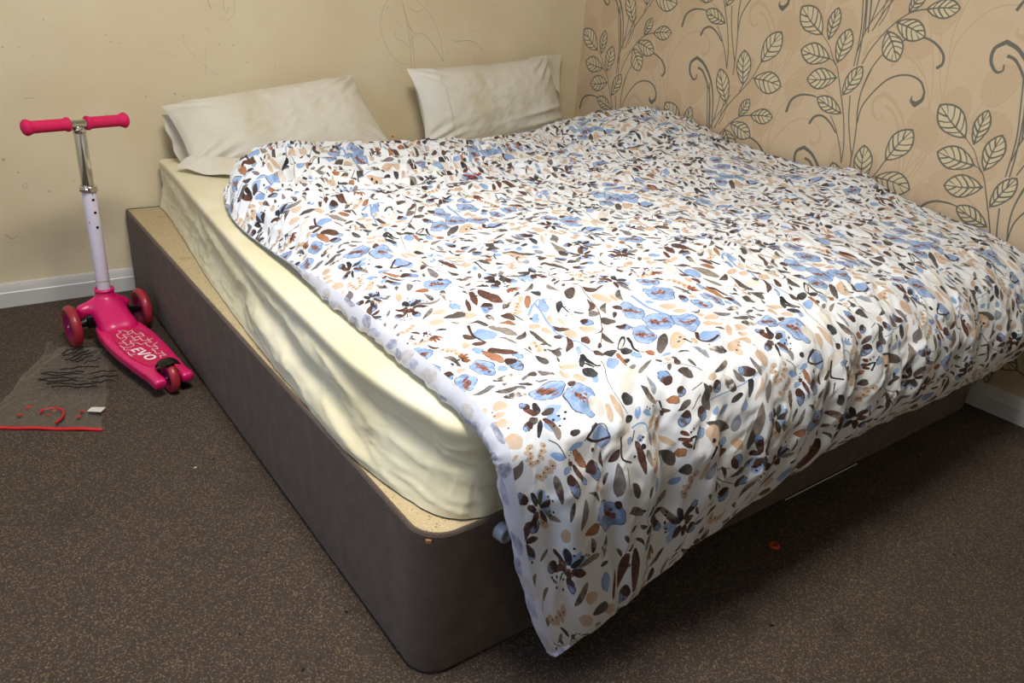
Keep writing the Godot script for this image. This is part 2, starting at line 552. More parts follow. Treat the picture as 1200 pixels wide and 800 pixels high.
# pencil marks on the cream wall: strength %, width, points (tenths of a millimetre)
const MARKS := [
	[45,28,-16281,9465,-16195,9215],
	[30,20,-15761,9495,-15778,9288,-15681,9111,-15611,9297],
	[25,18,-15399,9515,-15454,9148,-15641,8904,-15811,8870,-15942,8969],
	[22,20,-17095,8456,-17166,8273,-17082,8042,-16892,7783,-16644,7521,-16411,7335,-16118,7146],
	[20,18,-16464,8005,-16544,7089],
	[16,16,-18088,7913,-17717,7766,-17274,7723],
	[32,22,-9725,9837,-9935,9535,-10038,9091,-10000,8707,-9819,8293,-9561,7902,-9188,7630,-8737,7605],
	[40,22,-9116,9784,-8959,9227,-8837,8688,-8748,8074,-8695,7447],
	[40,22,-9037,9462,-8766,8873,-8638,8232,-8542,7449],
	[40,24,-8995,9196,-8805,8932,-8538,8698,-8274,8738,-7962,8562,-7639,8226,-7222,7723],
	[32,20,-8538,8698,-8684,8539,-8714,8230,-8600,8202],
	[32,20,-8787,8166,-9091,8435,-9349,8488,-9461,8666,-9390,8789],
	[35,22,-8152,9657,-7796,9279,-7506,8796,-7326,8266,-7262,7722],
	[35,20,-8821,9622,-8521,9488,-8152,9657,-8010,9934],
	[30,20,-8496,9907,-8190,9655],
	[26,20,-9190,9867,-9037,9462],
	[25,20,-6898,8500,-6128,8539],
	[45,22,-6655,8475,-6087,8540,-5705,8438,-5304,8152],
	[25,18,-6608,9080,-6537,8543],
	[25,18,-6441,8992,-6415,8547],
	[22,18,-6106,8845,-5657,8958,-5341,9228],
	[55,30,-9793,9542,-9723,9634],
	[18,16,-6018,10047,-5886,9899,-5693,10066],
	[45,30,-23084,2347,-22982,2279,-22906,2187,-22752,2281],
	[22,16,-23214,2251,-23059,2093,-22784,2088,-22561,2174,-22693,2358],
	[30,22,-22361,3830,-22254,3929,-22230,3793,-22306,3745,-22361,3830],
	[35,24,-20388,3624,-20325,3534,-20227,3512],
	[40,25,-21889,6453,-21624,6450],
	[22,18,-9359,9120,-9099,8860],
	[20,16,-4538,8304,-4598,7967],
	[18,16,-5723,8077,-5736,7646],
]
const SPOTS := [[-22713,4666,22],[-22404,4257,16],[-21654,3612,16],[-20942,3888,10],[-17579,6546,18],[-21034,8667,9],[-21475,7666,9],[-19067,8064,9],[-10743,7455,9],[-22188,7885,14],[-18481,6472,14],[-22916,1991,9],[-16010,8123,10],[-15560,8109,10],[-17968,8070,8],[-3513,9204,8]]
# ---------------------------------------------------------------- printed and painted surfaces
func leaf_shape(a: Vector2, b: Vector2, w: float, n := 10, round_ := 0.8) -> PackedVector2Array:
	# lens between a and b, fuller towards b
	var p := PackedVector2Array()
	var d := b - a
	var q := Vector2(-d.y, d.x).normalized() * w * 0.5
	for k in n + 1:
		var t := float(k) / n
		p.append(a + d * t + q * pow(sin(PI * pow(t, 0.85)), round_))
	for k in range(n - 1, 0, -1):
		var t := float(k) / n
		p.append(a + d * t - q * pow(sin(PI * pow(t, 0.85)), round_))
	return p


func oval_shape(a: Vector2, b: Vector2, w: float, wob: float, n := 18) -> PackedVector2Array:
	var p := PackedVector2Array()
	var m := (a + b) * 0.5
	var d := (b - a) * 0.5
	var q := Vector2(-d.y, d.x).normalized() * w * 0.5
	var ph := rng.randf() * 10.0
	for k in n:
		var t := TAU * k / n
		var r := 1.0 + wob * (sin(t * 3.0 + ph) * 0.5 + sin(t * 5.0 + ph * 2.0) * 0.5)
		p.append(m + (d * cos(t) + q * sin(t)) * r)
	return p


func shift(p: PackedVector2Array, o: Vector2) -> PackedVector2Array:
	var r := PackedVector2Array()
	for q in p:
		r.append(q + o)
	return r


func outline(im: Image, p: PackedVector2Array, w: float, col: Color) -> void:
	var c := []
	for q in p:
		c.append(q)
	c.append(p[0])
	paint_stroke(im, c, w, w, col, 0)


# a leaf with a bent midrib
func bent_leaf(a: Vector2, b: Vector2, w: float, bend: float, n := 12) -> PackedVector2Array:
	var l := PackedVector2Array()
	var r := PackedVector2Array()
	var d := b - a
	var q := Vector2(-d.y, d.x)
	for k in n + 1:
		var t := float(k) / n
		var c := a + d * t + q * bend * sin(PI * t)
		var h := w * 0.5 * pow(sin(PI * pow(t, 0.8)), 0.75)
		l.append(c + q.normalized() * h)
		r.append(c - q.normalized() * h)
	r.reverse()
	l.append_array(r.slice(1, n))
	return l


# pigment wash: two colours blending along an axis, with soft blooms
func wash(im: Image, s: PackedVector2Array, a: Vector2, b: Vector2, c1: Color, c2: Color, strength := 0.95) -> void:
	var box := Rect2(s[0], Vector2.ZERO)
	for q in s:
		box = box.expand(q)
	var w := im.get_width()
	var h := im.get_height()
	var d := b - a
	var l2 := maxf(d.length_squared(), 1.0)
	var n := s.size()
	for y in range(int(floor(box.position.y)), int(ceil(box.end.y)) + 1):
		var yc := y + 0.5
		var xs := PackedFloat32Array()
		for k in n:
			var p := s[k]
			var q := s[(k + 1) % n]
			if (p.y <= yc) != (q.y <= yc):
				xs.append(p.x + (yc - p.y) / (q.y - p.y) * (q.x - p.x))
		xs.sort()
		for k in range(0, xs.size() - 1, 2):
			for x in range(int(round(xs[k])), int(round(xs[k + 1]))):
				var bloom := nz.get_noise_2d(x * 1.6 + a.x, y * 1.6)
				var t := clampf((Vector2(x, y) - a).dot(d) / l2 + bloom * 0.8, 0.0, 1.0)
				var al := clampf(strength * (1.0 + 0.35 * bloom), 0.0, 1.0)
				var wx := posmod(x, w)
				var wy := posmod(y, h)
				im.set_pixel(wx, wy, im.get_pixel(wx, wy).lerp(c1.lerp(c2, smoothstep(0.2, 0.8, t)), al))


func wline(im: Image, pts: Array, w0: float, w1: float, c: Color, smooth_n := 5) -> void:
	for o in wraps(pts[0], im.get_width(), im.get_height(), 260):
		var q := []
		for p in pts:
			q.append(p + o)
		paint_stroke(im, q, w0, w1, c, smooth_n)


func wedge(im: Image, s: PackedVector2Array, w: float, c: Color, keep := 1.0) -> void:
	# broken ink line round a shape
	var n := s.size()
	for k in n:
		if rng.randf() <= keep:
			wline(im, [s[k], s[(k + 1) % n]], w * rng.randf_range(0.6, 1.2), w * rng.randf_range(0.5, 1.1), c, 0)


func print_leaf(im: Image, a: Vector2, b: Vector2, wd: float, c: Color, c2: Color) -> void:
	wash(im, bent_leaf(b, a, wd, rng.randf_range(-0.14, 0.14)), a, b, c, c2)


func print_bud(im: Image, a: Vector2, b: Vector2, wd: float, pal: Dictionary) -> void:
	var s := oval_shape(a, b, wd, 0.05)
	wash(im, s, a, b, pal.b, pal.bl)
	wash(im, oval_shape(a, a.lerp(b, 0.5), wd * 0.9, 0.10), a, b, pal.b, pal.b, 0.85)
	wedge(im, s, 2.6, Color(0.17, 0.11, 0.10), 0.8)


func print_flower(im: Image, a: Vector2, b: Vector2, wd: float, pal: Dictionary) -> void:
	var m := (a + b) * 0.5
	var s := oval_shape(a, b, wd, 0.15, 30)
	var r := minf(a.distance_to(b), wd) * 0.5
	wash(im, s, m, b, pal.bl.lightened(0.15), pal.bl.darkened(0.06))
	for k in 5:
		var q := m + Vector2.from_angle(rng.randf() * TAU) * r * 0.55
		wash(im, oval_shape(q - Vector2(r * 0.3, 0), q + Vector2(r * 0.3, 0), r * 0.45, 0.2, 12), q, b, pal.bl.darkened(0.12), pal.bl.lightened(0.3), 0.5)
	wedge(im, s, 2.6, Color(0.20, 0.21, 0.28), 0.85)
	for k in 46:
		var q := m + (b - m) * rng.randf_range(-0.5, 0.5) + Vector2.from_angle(rng.randf() * TAU) * r * 0.38 * rng.randf()
		var z := rng.randf_range(2.0, 7.5)
		wrap_poly(im, oval_shape(q - Vector2(z, 0), q + Vector2(z, 0), z * 1.6, 0.25, 8), Color([Color(0.50, 0.27, 0.18), Color(0.62, 0.40, 0.30), Color(0.36, 0.20, 0.16)][k % 3], 0.75), 0.3)


func print_sprig(im: Image, at: Vector2, dir: Vector2, len: float, pal: Dictionary) -> void:
	var side := Vector2(-dir.y, dir.x)
	var bow := rng.randf_range(-0.25, 0.25)
	var pts := []
	for k in 5:
		var t := k / 4.0
		pts.append(at + dir * len * (t - 0.5) + side * bow * len * sin(PI * t))
	var stem: Color = [pal.r, pal.g, pal.bl][rng.randi() % 3]
	wline(im, pts, 2.6, 1.8, stem)
	var n := int(len / 26.0)
	var tone: String = ["d", "b", "g", "d"][rng.randi() % 4]
	for k in n:
		var t := (k + 0.6) / n
		var c: Vector2 = catmull(pts, t * 4.0)
		var sgn := 1.0 if k % 2 == 0 else -1.0
		var ld := (dir * 0.75 + side * sgn).normalized() * rng.randf_range(30, 52)
		print_leaf(im, c + ld * 0.15, c + ld, rng.randf_range(11, 17), pal[tone], pal[tone].lerp(pal.h, 0.5))


func print_fan(im: Image, at: Vector2, ang: float, pal: Dictionary) -> void:
	# rusty petals on a black fork with berries
	for k in 4:
		var d := Vector2.from_angle(ang + (k - 1.5) * 0.42)
		wash(im, oval_shape(at + d * 10, at + d * rng.randf_range(38, 52), rng.randf_range(11, 16), 0.08), at, at + d * 45, pal.b, pal.o)
	wline(im, [at - Vector2.from_angle(ang) * 16, at + Vector2.from_angle(ang) * 8], 5, 4, pal.k, 0)
	for k in 7:
		var q := at - Vector2.from_angle(ang + rng.randf_range(-0.9, 0.9)) * rng.randf_range(12, 46)
		wrap_poly(im, oval_shape(q - Vector2(4, 0), q + Vector2(4, 0), 8, 0.1, 9), pal.k if k % 3 > 0 else pal.r, 0.15)


func print_paw(im: Image, at: Vector2, ang: float, pal: Dictionary) -> void:
	# tan petals in a row, with little seed dots
	var d := Vector2.from_angle(ang)
	var q := Vector2(-d.y, d.x)
	for k in 4:
		var c := at + d * (k * 21.0 - 30.0) + q * sin(k * 1.3) * 7.0
		var e := (d * 0.35 + q * (1.0 if k % 2 == 0 else -1.0)).normalized() * rng.randf_range(13, 21)
		wash(im, oval_shape(c - e, c + e, rng.randf_range(17, 24), 0.08), c - e, c + e, pal.t, pal.t.lightened(0.12))
	for k in 4:
		var c := at + d * (k * 19.0 - 26.0)
		wrap_poly(im, oval_shape(c - Vector2(3, 0), c + Vector2(3, 0), 6, 0.1, 8), pal.b, 0.1)


func print_cluster(im: Image, at: Vector2, ang: float, pal: Dictionary) -> void:
	# dark petals crowded round a stem, with blue buds, a grey leaf and berries
	for k in 3:
		var d := Vector2.from_angle(ang + 2.1 + k * 0.7)
		wash(im, oval_shape(at + d * 16, at + d * rng.randf_range(52, 68), rng.randf_range(24, 34), 0.12), at, at + d * 60, pal.bl, pal.bl.lightened(0.2))
	for k in 6:
		var d := Vector2.from_angle(ang + k * 1.05 + rng.randf_range(-0.25, 0.25))
		var l := rng.randf_range(40, 66)
		var c: Color = [pal.b, pal.k, pal.b, pal.d][rng.randi() % 4]
		wash(im, oval_shape(at + d * 8, at + d * l, rng.randf_range(16, 26), 0.1), at, at + d * l, c, c.lerp(pal.o, 0.4 if k % 3 == 0 else 0.1))
	print_bud(im, at + Vector2.from_angle(ang + 0.4) * 40, at + Vector2.from_angle(ang + 0.4) * 82, 30, pal)
	print_bud(im, at + Vector2.from_angle(ang + 5.3) * 34, at + Vector2.from_angle(ang + 5.2) * 76, 26, pal)
	print_leaf(im, at + Vector2.from_angle(ang + 3.6) * 28, at + Vector2.from_angle(ang + 3.6) * 92, 20, pal.g, pal.h)
	for k in 7:
		var q := at + Vector2.from_angle(ang + 3.0 + rng.randf_range(-0.7, 0.7)) * rng.randf_range(30, 66)
		wrap_poly(im, oval_shape(q - Vector2(3.5, 0), q + Vector2(3.5, 0), 7, 0.1, 9), pal.k, 0.1)


func blank(im: Image, at: Vector2, dir: Vector2, len: float, wd: float) -> bool:
	var q := Vector2(-dir.y, dir.x)
	for s in [-0.55, -0.3, 0.0, 0.3, 0.55]:
		for e in [-0.6, 0.0, 0.6]:
			var p: Vector2 = at + dir * len * s + q * wd * e
			if im.get_pixel(posmod(int(p.x), im.get_width()), posmod(int(p.y), im.get_height())).get_luminance() < 0.82:
				return false
	return true


func duvet_texture() -> ImageTexture:
	var res := 2000.0
	var w := int(TILE.x * res)
	var h := int(TILE.y * res)
	var im := Image.create(w, h, false, Image.FORMAT_RGB8)
	im.fill(Color(0.89, 0.895, 0.905))
	var pal := {"d": Color(0.23, 0.195, 0.175), "g": Color(0.41, 0.375, 0.375), "k": Color(0.09, 0.08, 0.09), "b": Color(0.25, 0.13, 0.095), "t": Color(0.775, 0.655, 0.545), "o": Color(0.58, 0.34, 0.19), "bl": Color(0.49, 0.61, 0.79), "bg": Color(0.55, 0.58, 0.65), "h": Color(0.52, 0.48, 0.43), "p": Color(0.82, 0.79, 0.75), "r": Color(0.33, 0.16, 0.13)}
	for e in DUVET:
		var wd: float = e[2] / 10000.0 * res
		var pts := []
		for k in range(3, e.size(), 2):
			pts.append(Vector2(e[k], e[k + 1]) / 10000.0 * res)
		var c: Color = pal[e[1]]
		match e[0]:
			"S":
				wline(im, pts, maxf(wd, 3.0), maxf(wd * 0.7, 2.5), c)
			"D":
				wrap_poly(im, oval_shape(pts[0] - Vector2(wd * 0.5, 0), pts[0] + Vector2(wd * 0.5, 0), wd, 0.08, 12), c, 0.2)
			"L":
				print_leaf(im, pts[0], pts[1], wd * 1.1, c, c.lerp(pal.h, 0.35))
			"O":
				var s := oval_shape(pts[0], pts[1], wd, 0.08)
				wash(im, s, pts[0], pts[1], c, c.lightened(0.16) if e[1] != "b" else c.lerp(pal.o, 0.35))
				if e[1] in ["bl", "o"]:
					wedge(im, s, 1.8, c.darkened(0.4), 0.5)
			"B":
				print_bud(im, pts[0], pts[1], wd, pal)
			"F":
				print_flower(im, pts[0], pts[1], wd, pal)
	# clusters, sprigs and single leaves strewn through the gaps that are left
	for k in 3900:
		var at := Vector2(rng.randf() * w, rng.randf() * h)
		var ang := rng.randf() * TAU
		var dir := Vector2.from_angle(ang)
		if k < 1300:
			if blank(im, at, dir, 110, 64):
				match rng.randi() % 7:
					0: print_fan(im, at, ang, pal)
					1: print_paw(im, at, ang, pal)
					2: print_flower(im, at - dir * 44, at + dir * 44, rng.randf_range(60, 78), pal)
					3, 4: print_cluster(im, at, ang, pal)
					_: print_sprig(im, at, dir, 140, pal)
		elif k < 2800:
			if blank(im, at, dir, 72, 28):
				match rng.randi() % 6:
					0: print_paw(im, at, ang, pal)
					1: print_bud(im, at - dir * 24, at + dir * 24, 34, pal)
					2: wash(im, oval_shape(at - dir * 40, at + dir * 40, 30, 0.1), at - dir * 40, at + dir * 40, pal.d, pal.p)
					_: print_leaf(im, at - dir * 40, at + dir * 40, rng.randf_range(17, 25), pal[["d", "g", "d", "b"][rng.randi() % 4]], pal.h)
		else:
			var len := rng.randf_range(40, 56)
			if blank(im, at, dir, len, len * 0.45):
				match rng.randi() % 5:
					0: wash(im, oval_shape(at - dir * len * 0.45, at + dir * len * 0.45, len * 0.5, 0.1), at, at + dir * len, pal.t, pal.t)
					1: wash(im, oval_shape(at - dir * len * 0.4, at + dir * len * 0.4, len * 0.45, 0.1), at, at + dir * len, pal.bl, pal.p)
					_: print_leaf(im, at - dir * len * 0.5, at + dir * len * 0.5, rng.randf_range(11, 16), pal[["d", "g", "b"][rng.randi() % 3]], pal.d)
	return ImageTexture.create_from_image(im)


func wraps(p: Vector2, w: int, h: int, reach: float) -> Array:
	var r := []
	for oy in [-h, 0, h]:
		for ox in [-w, 0, w]:
			var q := p + Vector2(ox, oy)
			if q.x > -reach and q.x < w + reach and q.y > -reach and q.y < h + reach:
				r.append(Vector2(ox, oy))
	return r


func wrap_poly(im: Image, s: PackedVector2Array, c: Color, wob: float) -> void:
	var b := Rect2(s[0], Vector2.ZERO)
	for q in s:
		b = b.expand(q)
	var w := im.get_width()
	var h := im.get_height()
	for oy in [-h, 0, h]:
		for ox in [-w, 0, w]:
			var r := Rect2(b.position + Vector2(ox, oy), b.size)
			if r.end.x >= 0 and r.end.y >= 0 and r.position.x <= w and r.position.y <= h:
				paint_poly(im, shift(s, Vector2(ox, oy)), c, wob)


# reverse of the duvet cover: the print showing faintly through
func reverse_texture() -> ImageTexture:
	var im := Image.create(512, 512, false, Image.FORMAT_RGB8)
	im.fill(Color(0.83, 0.83, 0.86))
	var cs := [Color(0.56, 0.57, 0.68), Color(0.64, 0.65, 0.74), Color(0.50, 0.50, 0.58), Color(0.75, 0.71, 0.69)]
	for k in 120:
		var a := Vector2(rng.randf(), rng.randf()) * 512.0
		var b := a + Vector2.from_angle(rng.randf() * TAU) * rng.randf_range(18, 55)
		wrap_poly(im, oval_shape(a, b, rng.randf_range(12, 34), 0.12), Color(cs[k % 4], 0.6), 0.5)
	return ImageTexture.create_from_image(im)


func paper_texture() -> ImageTexture:
	var res := 1900.0
	var w := int(PAPER.x * res)
	var h := int(PAPER.y * res)
	var im := Image.create(w, h, false, Image.FORMAT_RGB8)
	im.fill(Color(0.80, 0.71, 0.585))
	var pale := Color(0.755, 0.645, 0.52)
	var pale2 := Color(0.825, 0.745, 0.63)
	var ink := Color(0.41, 0.40, 0.355)
	var cream := Color(0.83, 0.765, 0.63)
	# cloudy ground of the paper
	for k in 90:
		var a := Vector2(rng.randf() * w, rng.randf() * h)
		var b := a + Vector2.from_angle(rng.randf() * TAU) * rng.randf_range(60, 200)
		for o in paper_wraps(w, h):
			paint_poly(im, shift(oval_shape_fixed(a, b, 90.0, k), o), Color([pale, pale2, pale2][k % 3], 0.10), 0.6)
	# tone-on-tone copy of the plant behind the ink
	var ghost := Vector2(0.235, 0.21)
	for e in WALL_LEAF:
		var t := paper_px(e[0], e[1], ghost, res)
		var b := paper_px(e[2], e[3], ghost, res)
		for o in paper_wraps(w, h):
			paint_poly(im, shift(oval_shape_fixed(t, b, t.distance_to(b) * 0.75, 3), o), Color(pale, 0.55), 0.4)
	for e in WALL_STROKE:
		var p := []
		for k in range(2, e.size(), 2):
			p.append(paper_px(e[k], e[k + 1], ghost, res))
		for o in paper_wraps(w, h):
			var q := []
			for x in p:
				q.append(x + o)
			paint_stroke(im, q, maxf(e[0] * 0.2, 7.0), maxf(e[1] * 0.2, 7.0), Color(pale.lerp(Color(0.80, 0.71, 0.585), 0.3), 1.0))
	# ink
	for e in WALL_STROKE:
		var p := []
		for k in range(2, e.size(), 2):
			p.append(paper_px(e[k], e[k + 1], Vector2.ZERO, res))
		for o in paper_wraps(w, h):
			var q := []
			for x in p:
				q.append(x + o)
			paint_stroke(im, q, e[0] * res / 10000.0, e[1] * res / 10000.0, ink)
	for e in WALL_LEAF:
		var t := paper_px(e[0], e[1], Vector2.ZERO, res)
		var b := paper_px(e[2], e[3], Vector2.ZERO, res)
		for o in paper_wraps(w, h):
			paper_leaf(im, t + o, b + o, t.distance_to(b) * e[4] / 100.0, ink, cream)
	return ImageTexture.create_from_image(im)


func oval_shape_fixed(a: Vector2, b: Vector2, w: float, k: int) -> PackedVector2Array:
	var p := PackedVector2Array()
	var m := (a + b) * 0.5
	var d := (b - a) * 0.5
	var q := Vector2(-d.y, d.x).normalized() * w * 0.5
	for j in 20:
		var t := TAU * j / 20.0
		p.append(m + (d * cos(t) + q * sin(t)) * (1.0 + 0.06 * sin(t * 3.0 + k)))
	return p


func paper_px(z: float, y: float, o: Vector2, res: float) -> Vector2:
	return Vector2(z / 10000.0 + o.x, -(y / 10000.0 + o.y)) * res


# every lattice copy whose neighbourhood can touch the tile
func paper_wraps(w: int, h: int) -> Array:
	var r := []
	var drop := -PAPER_DROP / PAPER.y * h
	for i in range(-4, 2):
		for j in range(-1, 5):
			r.append(Vector2(i * w, i * drop + j * h))
	return r


func paper_leaf(im: Image, t: Vector2, b: Vector2, w: float, ink: Color, cream: Color) -> void:
	var mid := (t + b) * 0.5
	var r := t.distance_to(b)
	if mid.x < -r or mid.y < -r or mid.x > im.get_width() + r or mid.y > im.get_height() + r:
		return
	paint_poly(im, leaf_shape(t, b, w * 1.12, 14, 0.9), ink)
	var d := b - t
	paint_poly(im, leaf_shape(t + d * 0.05, b - d * 0.03, w * 1.12 - 19.0, 14, 0.9), cream)
	var q := Vector2(-d.y, d.x).normalized()
	var bend := q * w * 0.06
	paint_stroke(im, [t + d * 0.05, t + d * 0.5 + bend, b], 5.0, 10.0, ink)
	for k in 5:
		var f := 0.30 + k * 0.155
		for s in [-1.0, 1.0]:
			var from := t + d * minf(f + 0.04, 0.97) + bend * (1.0 - absf(f - 0.5) * 2.0)
			var half: float = w * 0.54 * pow(sin(PI * pow(clampf(f - 0.20, 0.02, 1.0), 0.85)), 0.9)
			var to: Vector2 = t + d * (f - 0.20) + q * s * half
			paint_stroke(im, [from, from.lerp(to, 0.5) + d * 0.03, to], 6.0 + 5.0 * ((k + int(s)) % 2), 7.0, ink, 3)


func wall_texture() -> ImageTexture:
	var w := 2048
	var res := w / -ROOM_X
	var h := int(ROOM_H * res)
	var im := Image.create(w, h, false, Image.FORMAT_RGB8)
	var big := FastNoiseLite.new()
	big.seed = 12
	big.frequency = 0.004
	big.fractal_octaves = 4
	var a := Color(0.85, 0.785, 0.645)
	var b := Color(0.875, 0.82, 0.69)
	for y in range(0, h, 4):
		for x in range(0, w, 4):
			im.fill_rect(Rect2i(x, y, 4, 4), a.lerp(b, clampf(0.5 + big.get_noise_2d(x, y), 0.0, 1.0)))
	for e in MARKS:
		var p := []
		for k in range(2, e.size(), 2):
			p.append(Vector2(e[k] / 10000.0 - ROOM_X, ROOM_H - e[k + 1] / 10000.0) * res)
		paint_stroke(im, p, e[1] / 10000.0 * res * 0.9, e[1] / 10000.0 * res * 0.8, Color(0.42, 0.38, 0.30, e[0] / 100.0 * 0.9))
	for e in SPOTS:
		paint_poly(im, oval_shape(Vector2(e[0] / 10000.0 - ROOM_X, ROOM_H - e[1] / 10000.0) * res - Vector2(e[2] * 0.12, 0), Vector2(e[0] / 10000.0 - ROOM_X, ROOM_H - e[1] / 10000.0) * res + Vector2(e[2] * 0.12, 0), e[2] * 0.22, 0.2), Color(0.55, 0.44, 0.28, 0.5), 0.3)
	for k in 260:
		var c := Vector2(rng.randf() * w, rng.randf() * h)
		paint_disc(im, c, rng.randf_range(0.8, 2.0), Color(0.62, 0.53, 0.38, 0.35))
	return ImageTexture.create_from_image(im)


func carpet_textures() -> Array:
	var n := 1024
	var im := Image.create(n, n, false, Image.FORMAT_RGB8)
	var bump := Image.create(n, n, false, Image.FORMAT_L8)
	im.fill(Color(0.25, 0.205, 0.175))
	bump.fill(Color(0.3, 0.3, 0.3))
	var cs := [Color(0.18, 0.14, 0.115), Color(0.27, 0.215, 0.17), Color(0.35, 0.285, 0.225), Color(0.45, 0.37, 0.285), Color(0.51, 0.425, 0.325), Color(0.21, 0.17, 0.145)]
	for k in 36000:
		var p := Vector2(rng.randf() * n, rng.randf() * n)
		var d := Vector2.from_angle(rng.randf() * TAU) * rng.randf_range(2.0, 5.0)
		var c: Color = cs[rng.randi() % 6]
		var hgt := rng.randf_range(0.2, 1.0)
		for s in 4:
			var q := p + d * (s / 3.0)
			var r := Rect2i(int(q.x), int(q.y), 2, 2)
			im.fill_rect(r, c)
			bump.fill_rect(r, Color(hgt, hgt, hgt))
	bump.bump_map_to_normal_map(3.0)
	return [ImageTexture.create_from_image(im), ImageTexture.create_from_image(bump)]


func board_texture() -> ImageTexture:
	var n := 1024
	var im := Image.create(n, n, false, Image.FORMAT_RGB8)
	im.fill(Color(0.70, 0.625, 0.48))
	var cs := [Color(0.65, 0.57, 0.43), Color(0.79, 0.72, 0.57), Color(0.70, 0.62, 0.47), Color(0.82, 0.76, 0.62)]
	for k in 26000:
		var p := Vector2(rng.randf() * n, rng.randf() * n)
		im.fill_rect(Rect2i(int(p.x), int(p.y), rng.randi_range(1, 4), rng.randi_range(1, 3)), cs[rng.randi() % 4])
	for k in 1500:
		var p := Vector2(rng.randf() * n, rng.randf() * n)
		wrap_poly(im, oval_shape(p, p + Vector2.from_angle(rng.randf() * TAU) * rng.randf_range(2, 7), rng.randf_range(2, 5), 0.2, 9), Color(0.33, 0.25, 0.16, 0.75), 0.3)
	for k in 14:
		var p := Vector2(rng.randf() * n, rng.randf() * n)
		wrap_poly(im, oval_shape(p, p + Vector2.from_angle(rng.randf() * TAU) * rng.randf_range(40, 110), rng.randf_range(30, 70), 0.2, 20), Color(0.58, 0.46, 0.28, 0.3), 0.8)
	return ImageTexture.create_from_image(im)


# ---------------------------------------------------------------- scene
func _ready() -> void:
	rng.seed = 41
	nz.seed = 7
	nz.frequency = 0.02
	nz.fractal_octaves = 3

	# camera
	var cam := Camera3D.new()
	cam.name = "camera"
	add_child(cam)
	cam.position = Vector3(-2.43629, 1.04274, 2.77351)
	cam.rotation = Vector3(-0.42714983, -0.66618021, 0.08337210)
	cam.fov = rad_to_deg(2.0 * atan(400.0 / 894.18))
	cam.near = 0.02
	cam.current = true

	# daylight outside the window, which reaches the room as soft sky light
	var we := WorldEnvironment.new()
	we.name = "environment"
	var env := Environment.new()
	var sky := Sky.new()
	var ps := ProceduralSkyMaterial.new()
	ps.sky_top_color = Color(0.55, 0.68, 0.88)
	ps.sky_horizon_color = Color(0.82, 0.88, 0.95)
	ps.ground_bottom_color = Color(0.32, 0.33, 0.32)
	ps.ground_horizon_color = Color(0.7, 0.74, 0.78)
	ps.energy_multiplier = 6.5
	sky.sky_material = ps
	env.sky = sky
	env.background_mode = Environment.BG_SKY
	env.tonemap_mode = Environment.TONE_MAPPER_LINEAR
	env.tonemap_exposure = 1.0
	env.sdfgi_enabled = true
	env.ssao_enabled = true
	env.ssil_enabled = true
	we.environment = env
	add_child(we)

	# ceiling light
	ceiling_lamp(Vector3(-1.98, ROOM_H, 1.95), 0.6, 5.3)

	make_materials()
	build_room()
	build_base()
	build_mattress()
	build_pillows()
	build_duvet()
	build_scooter()
	build_small_things()


func ceiling_lamp(at: Vector3, d: float, energy: float) -> void:
	var t := thing("ceiling_lamp", "round white flush ceiling lamp above the bed", "lamp", at)
	var glow := mat(Color(1, 0.97, 0.9), 0.5)
	glow.emission_enabled = true
	glow.emission = Color(1.0, 0.93, 0.82)
	glow.emission_energy_multiplier = 1.5
	obj("ring", lathe([Vector2(d * 0.5, 0.0), Vector2(d * 0.5 + 0.015, -0.004), Vector2(d * 0.5 + 0.015, -0.05), Vector2(d * 0.5, -0.055), Vector2(d * 0.49, -0.05)], 40), mat(Color(0.9, 0.9, 0.88), 0.4), t)
	obj("diffuser", lathe([Vector2(d * 0.49, -0.048), Vector2(d * 0.4, -0.056), Vector2(d * 0.2, -0.06), Vector2(0.0, -0.061)], 40), glow, t)
	var l := AreaLight3D.new()
	l.name = "light"
	l.area_size = Vector2(d, d)
	l.light_energy = energy
	l.light_color = Color(1.0, 0.985, 0.955)
	l.area_range = 12.0
	l.shadow_enabled = true
	l.position = Vector3(0, -0.07, 0)
	l.rotation = Vector3(-PI / 2, 0, 0)
	t.add_child(l)


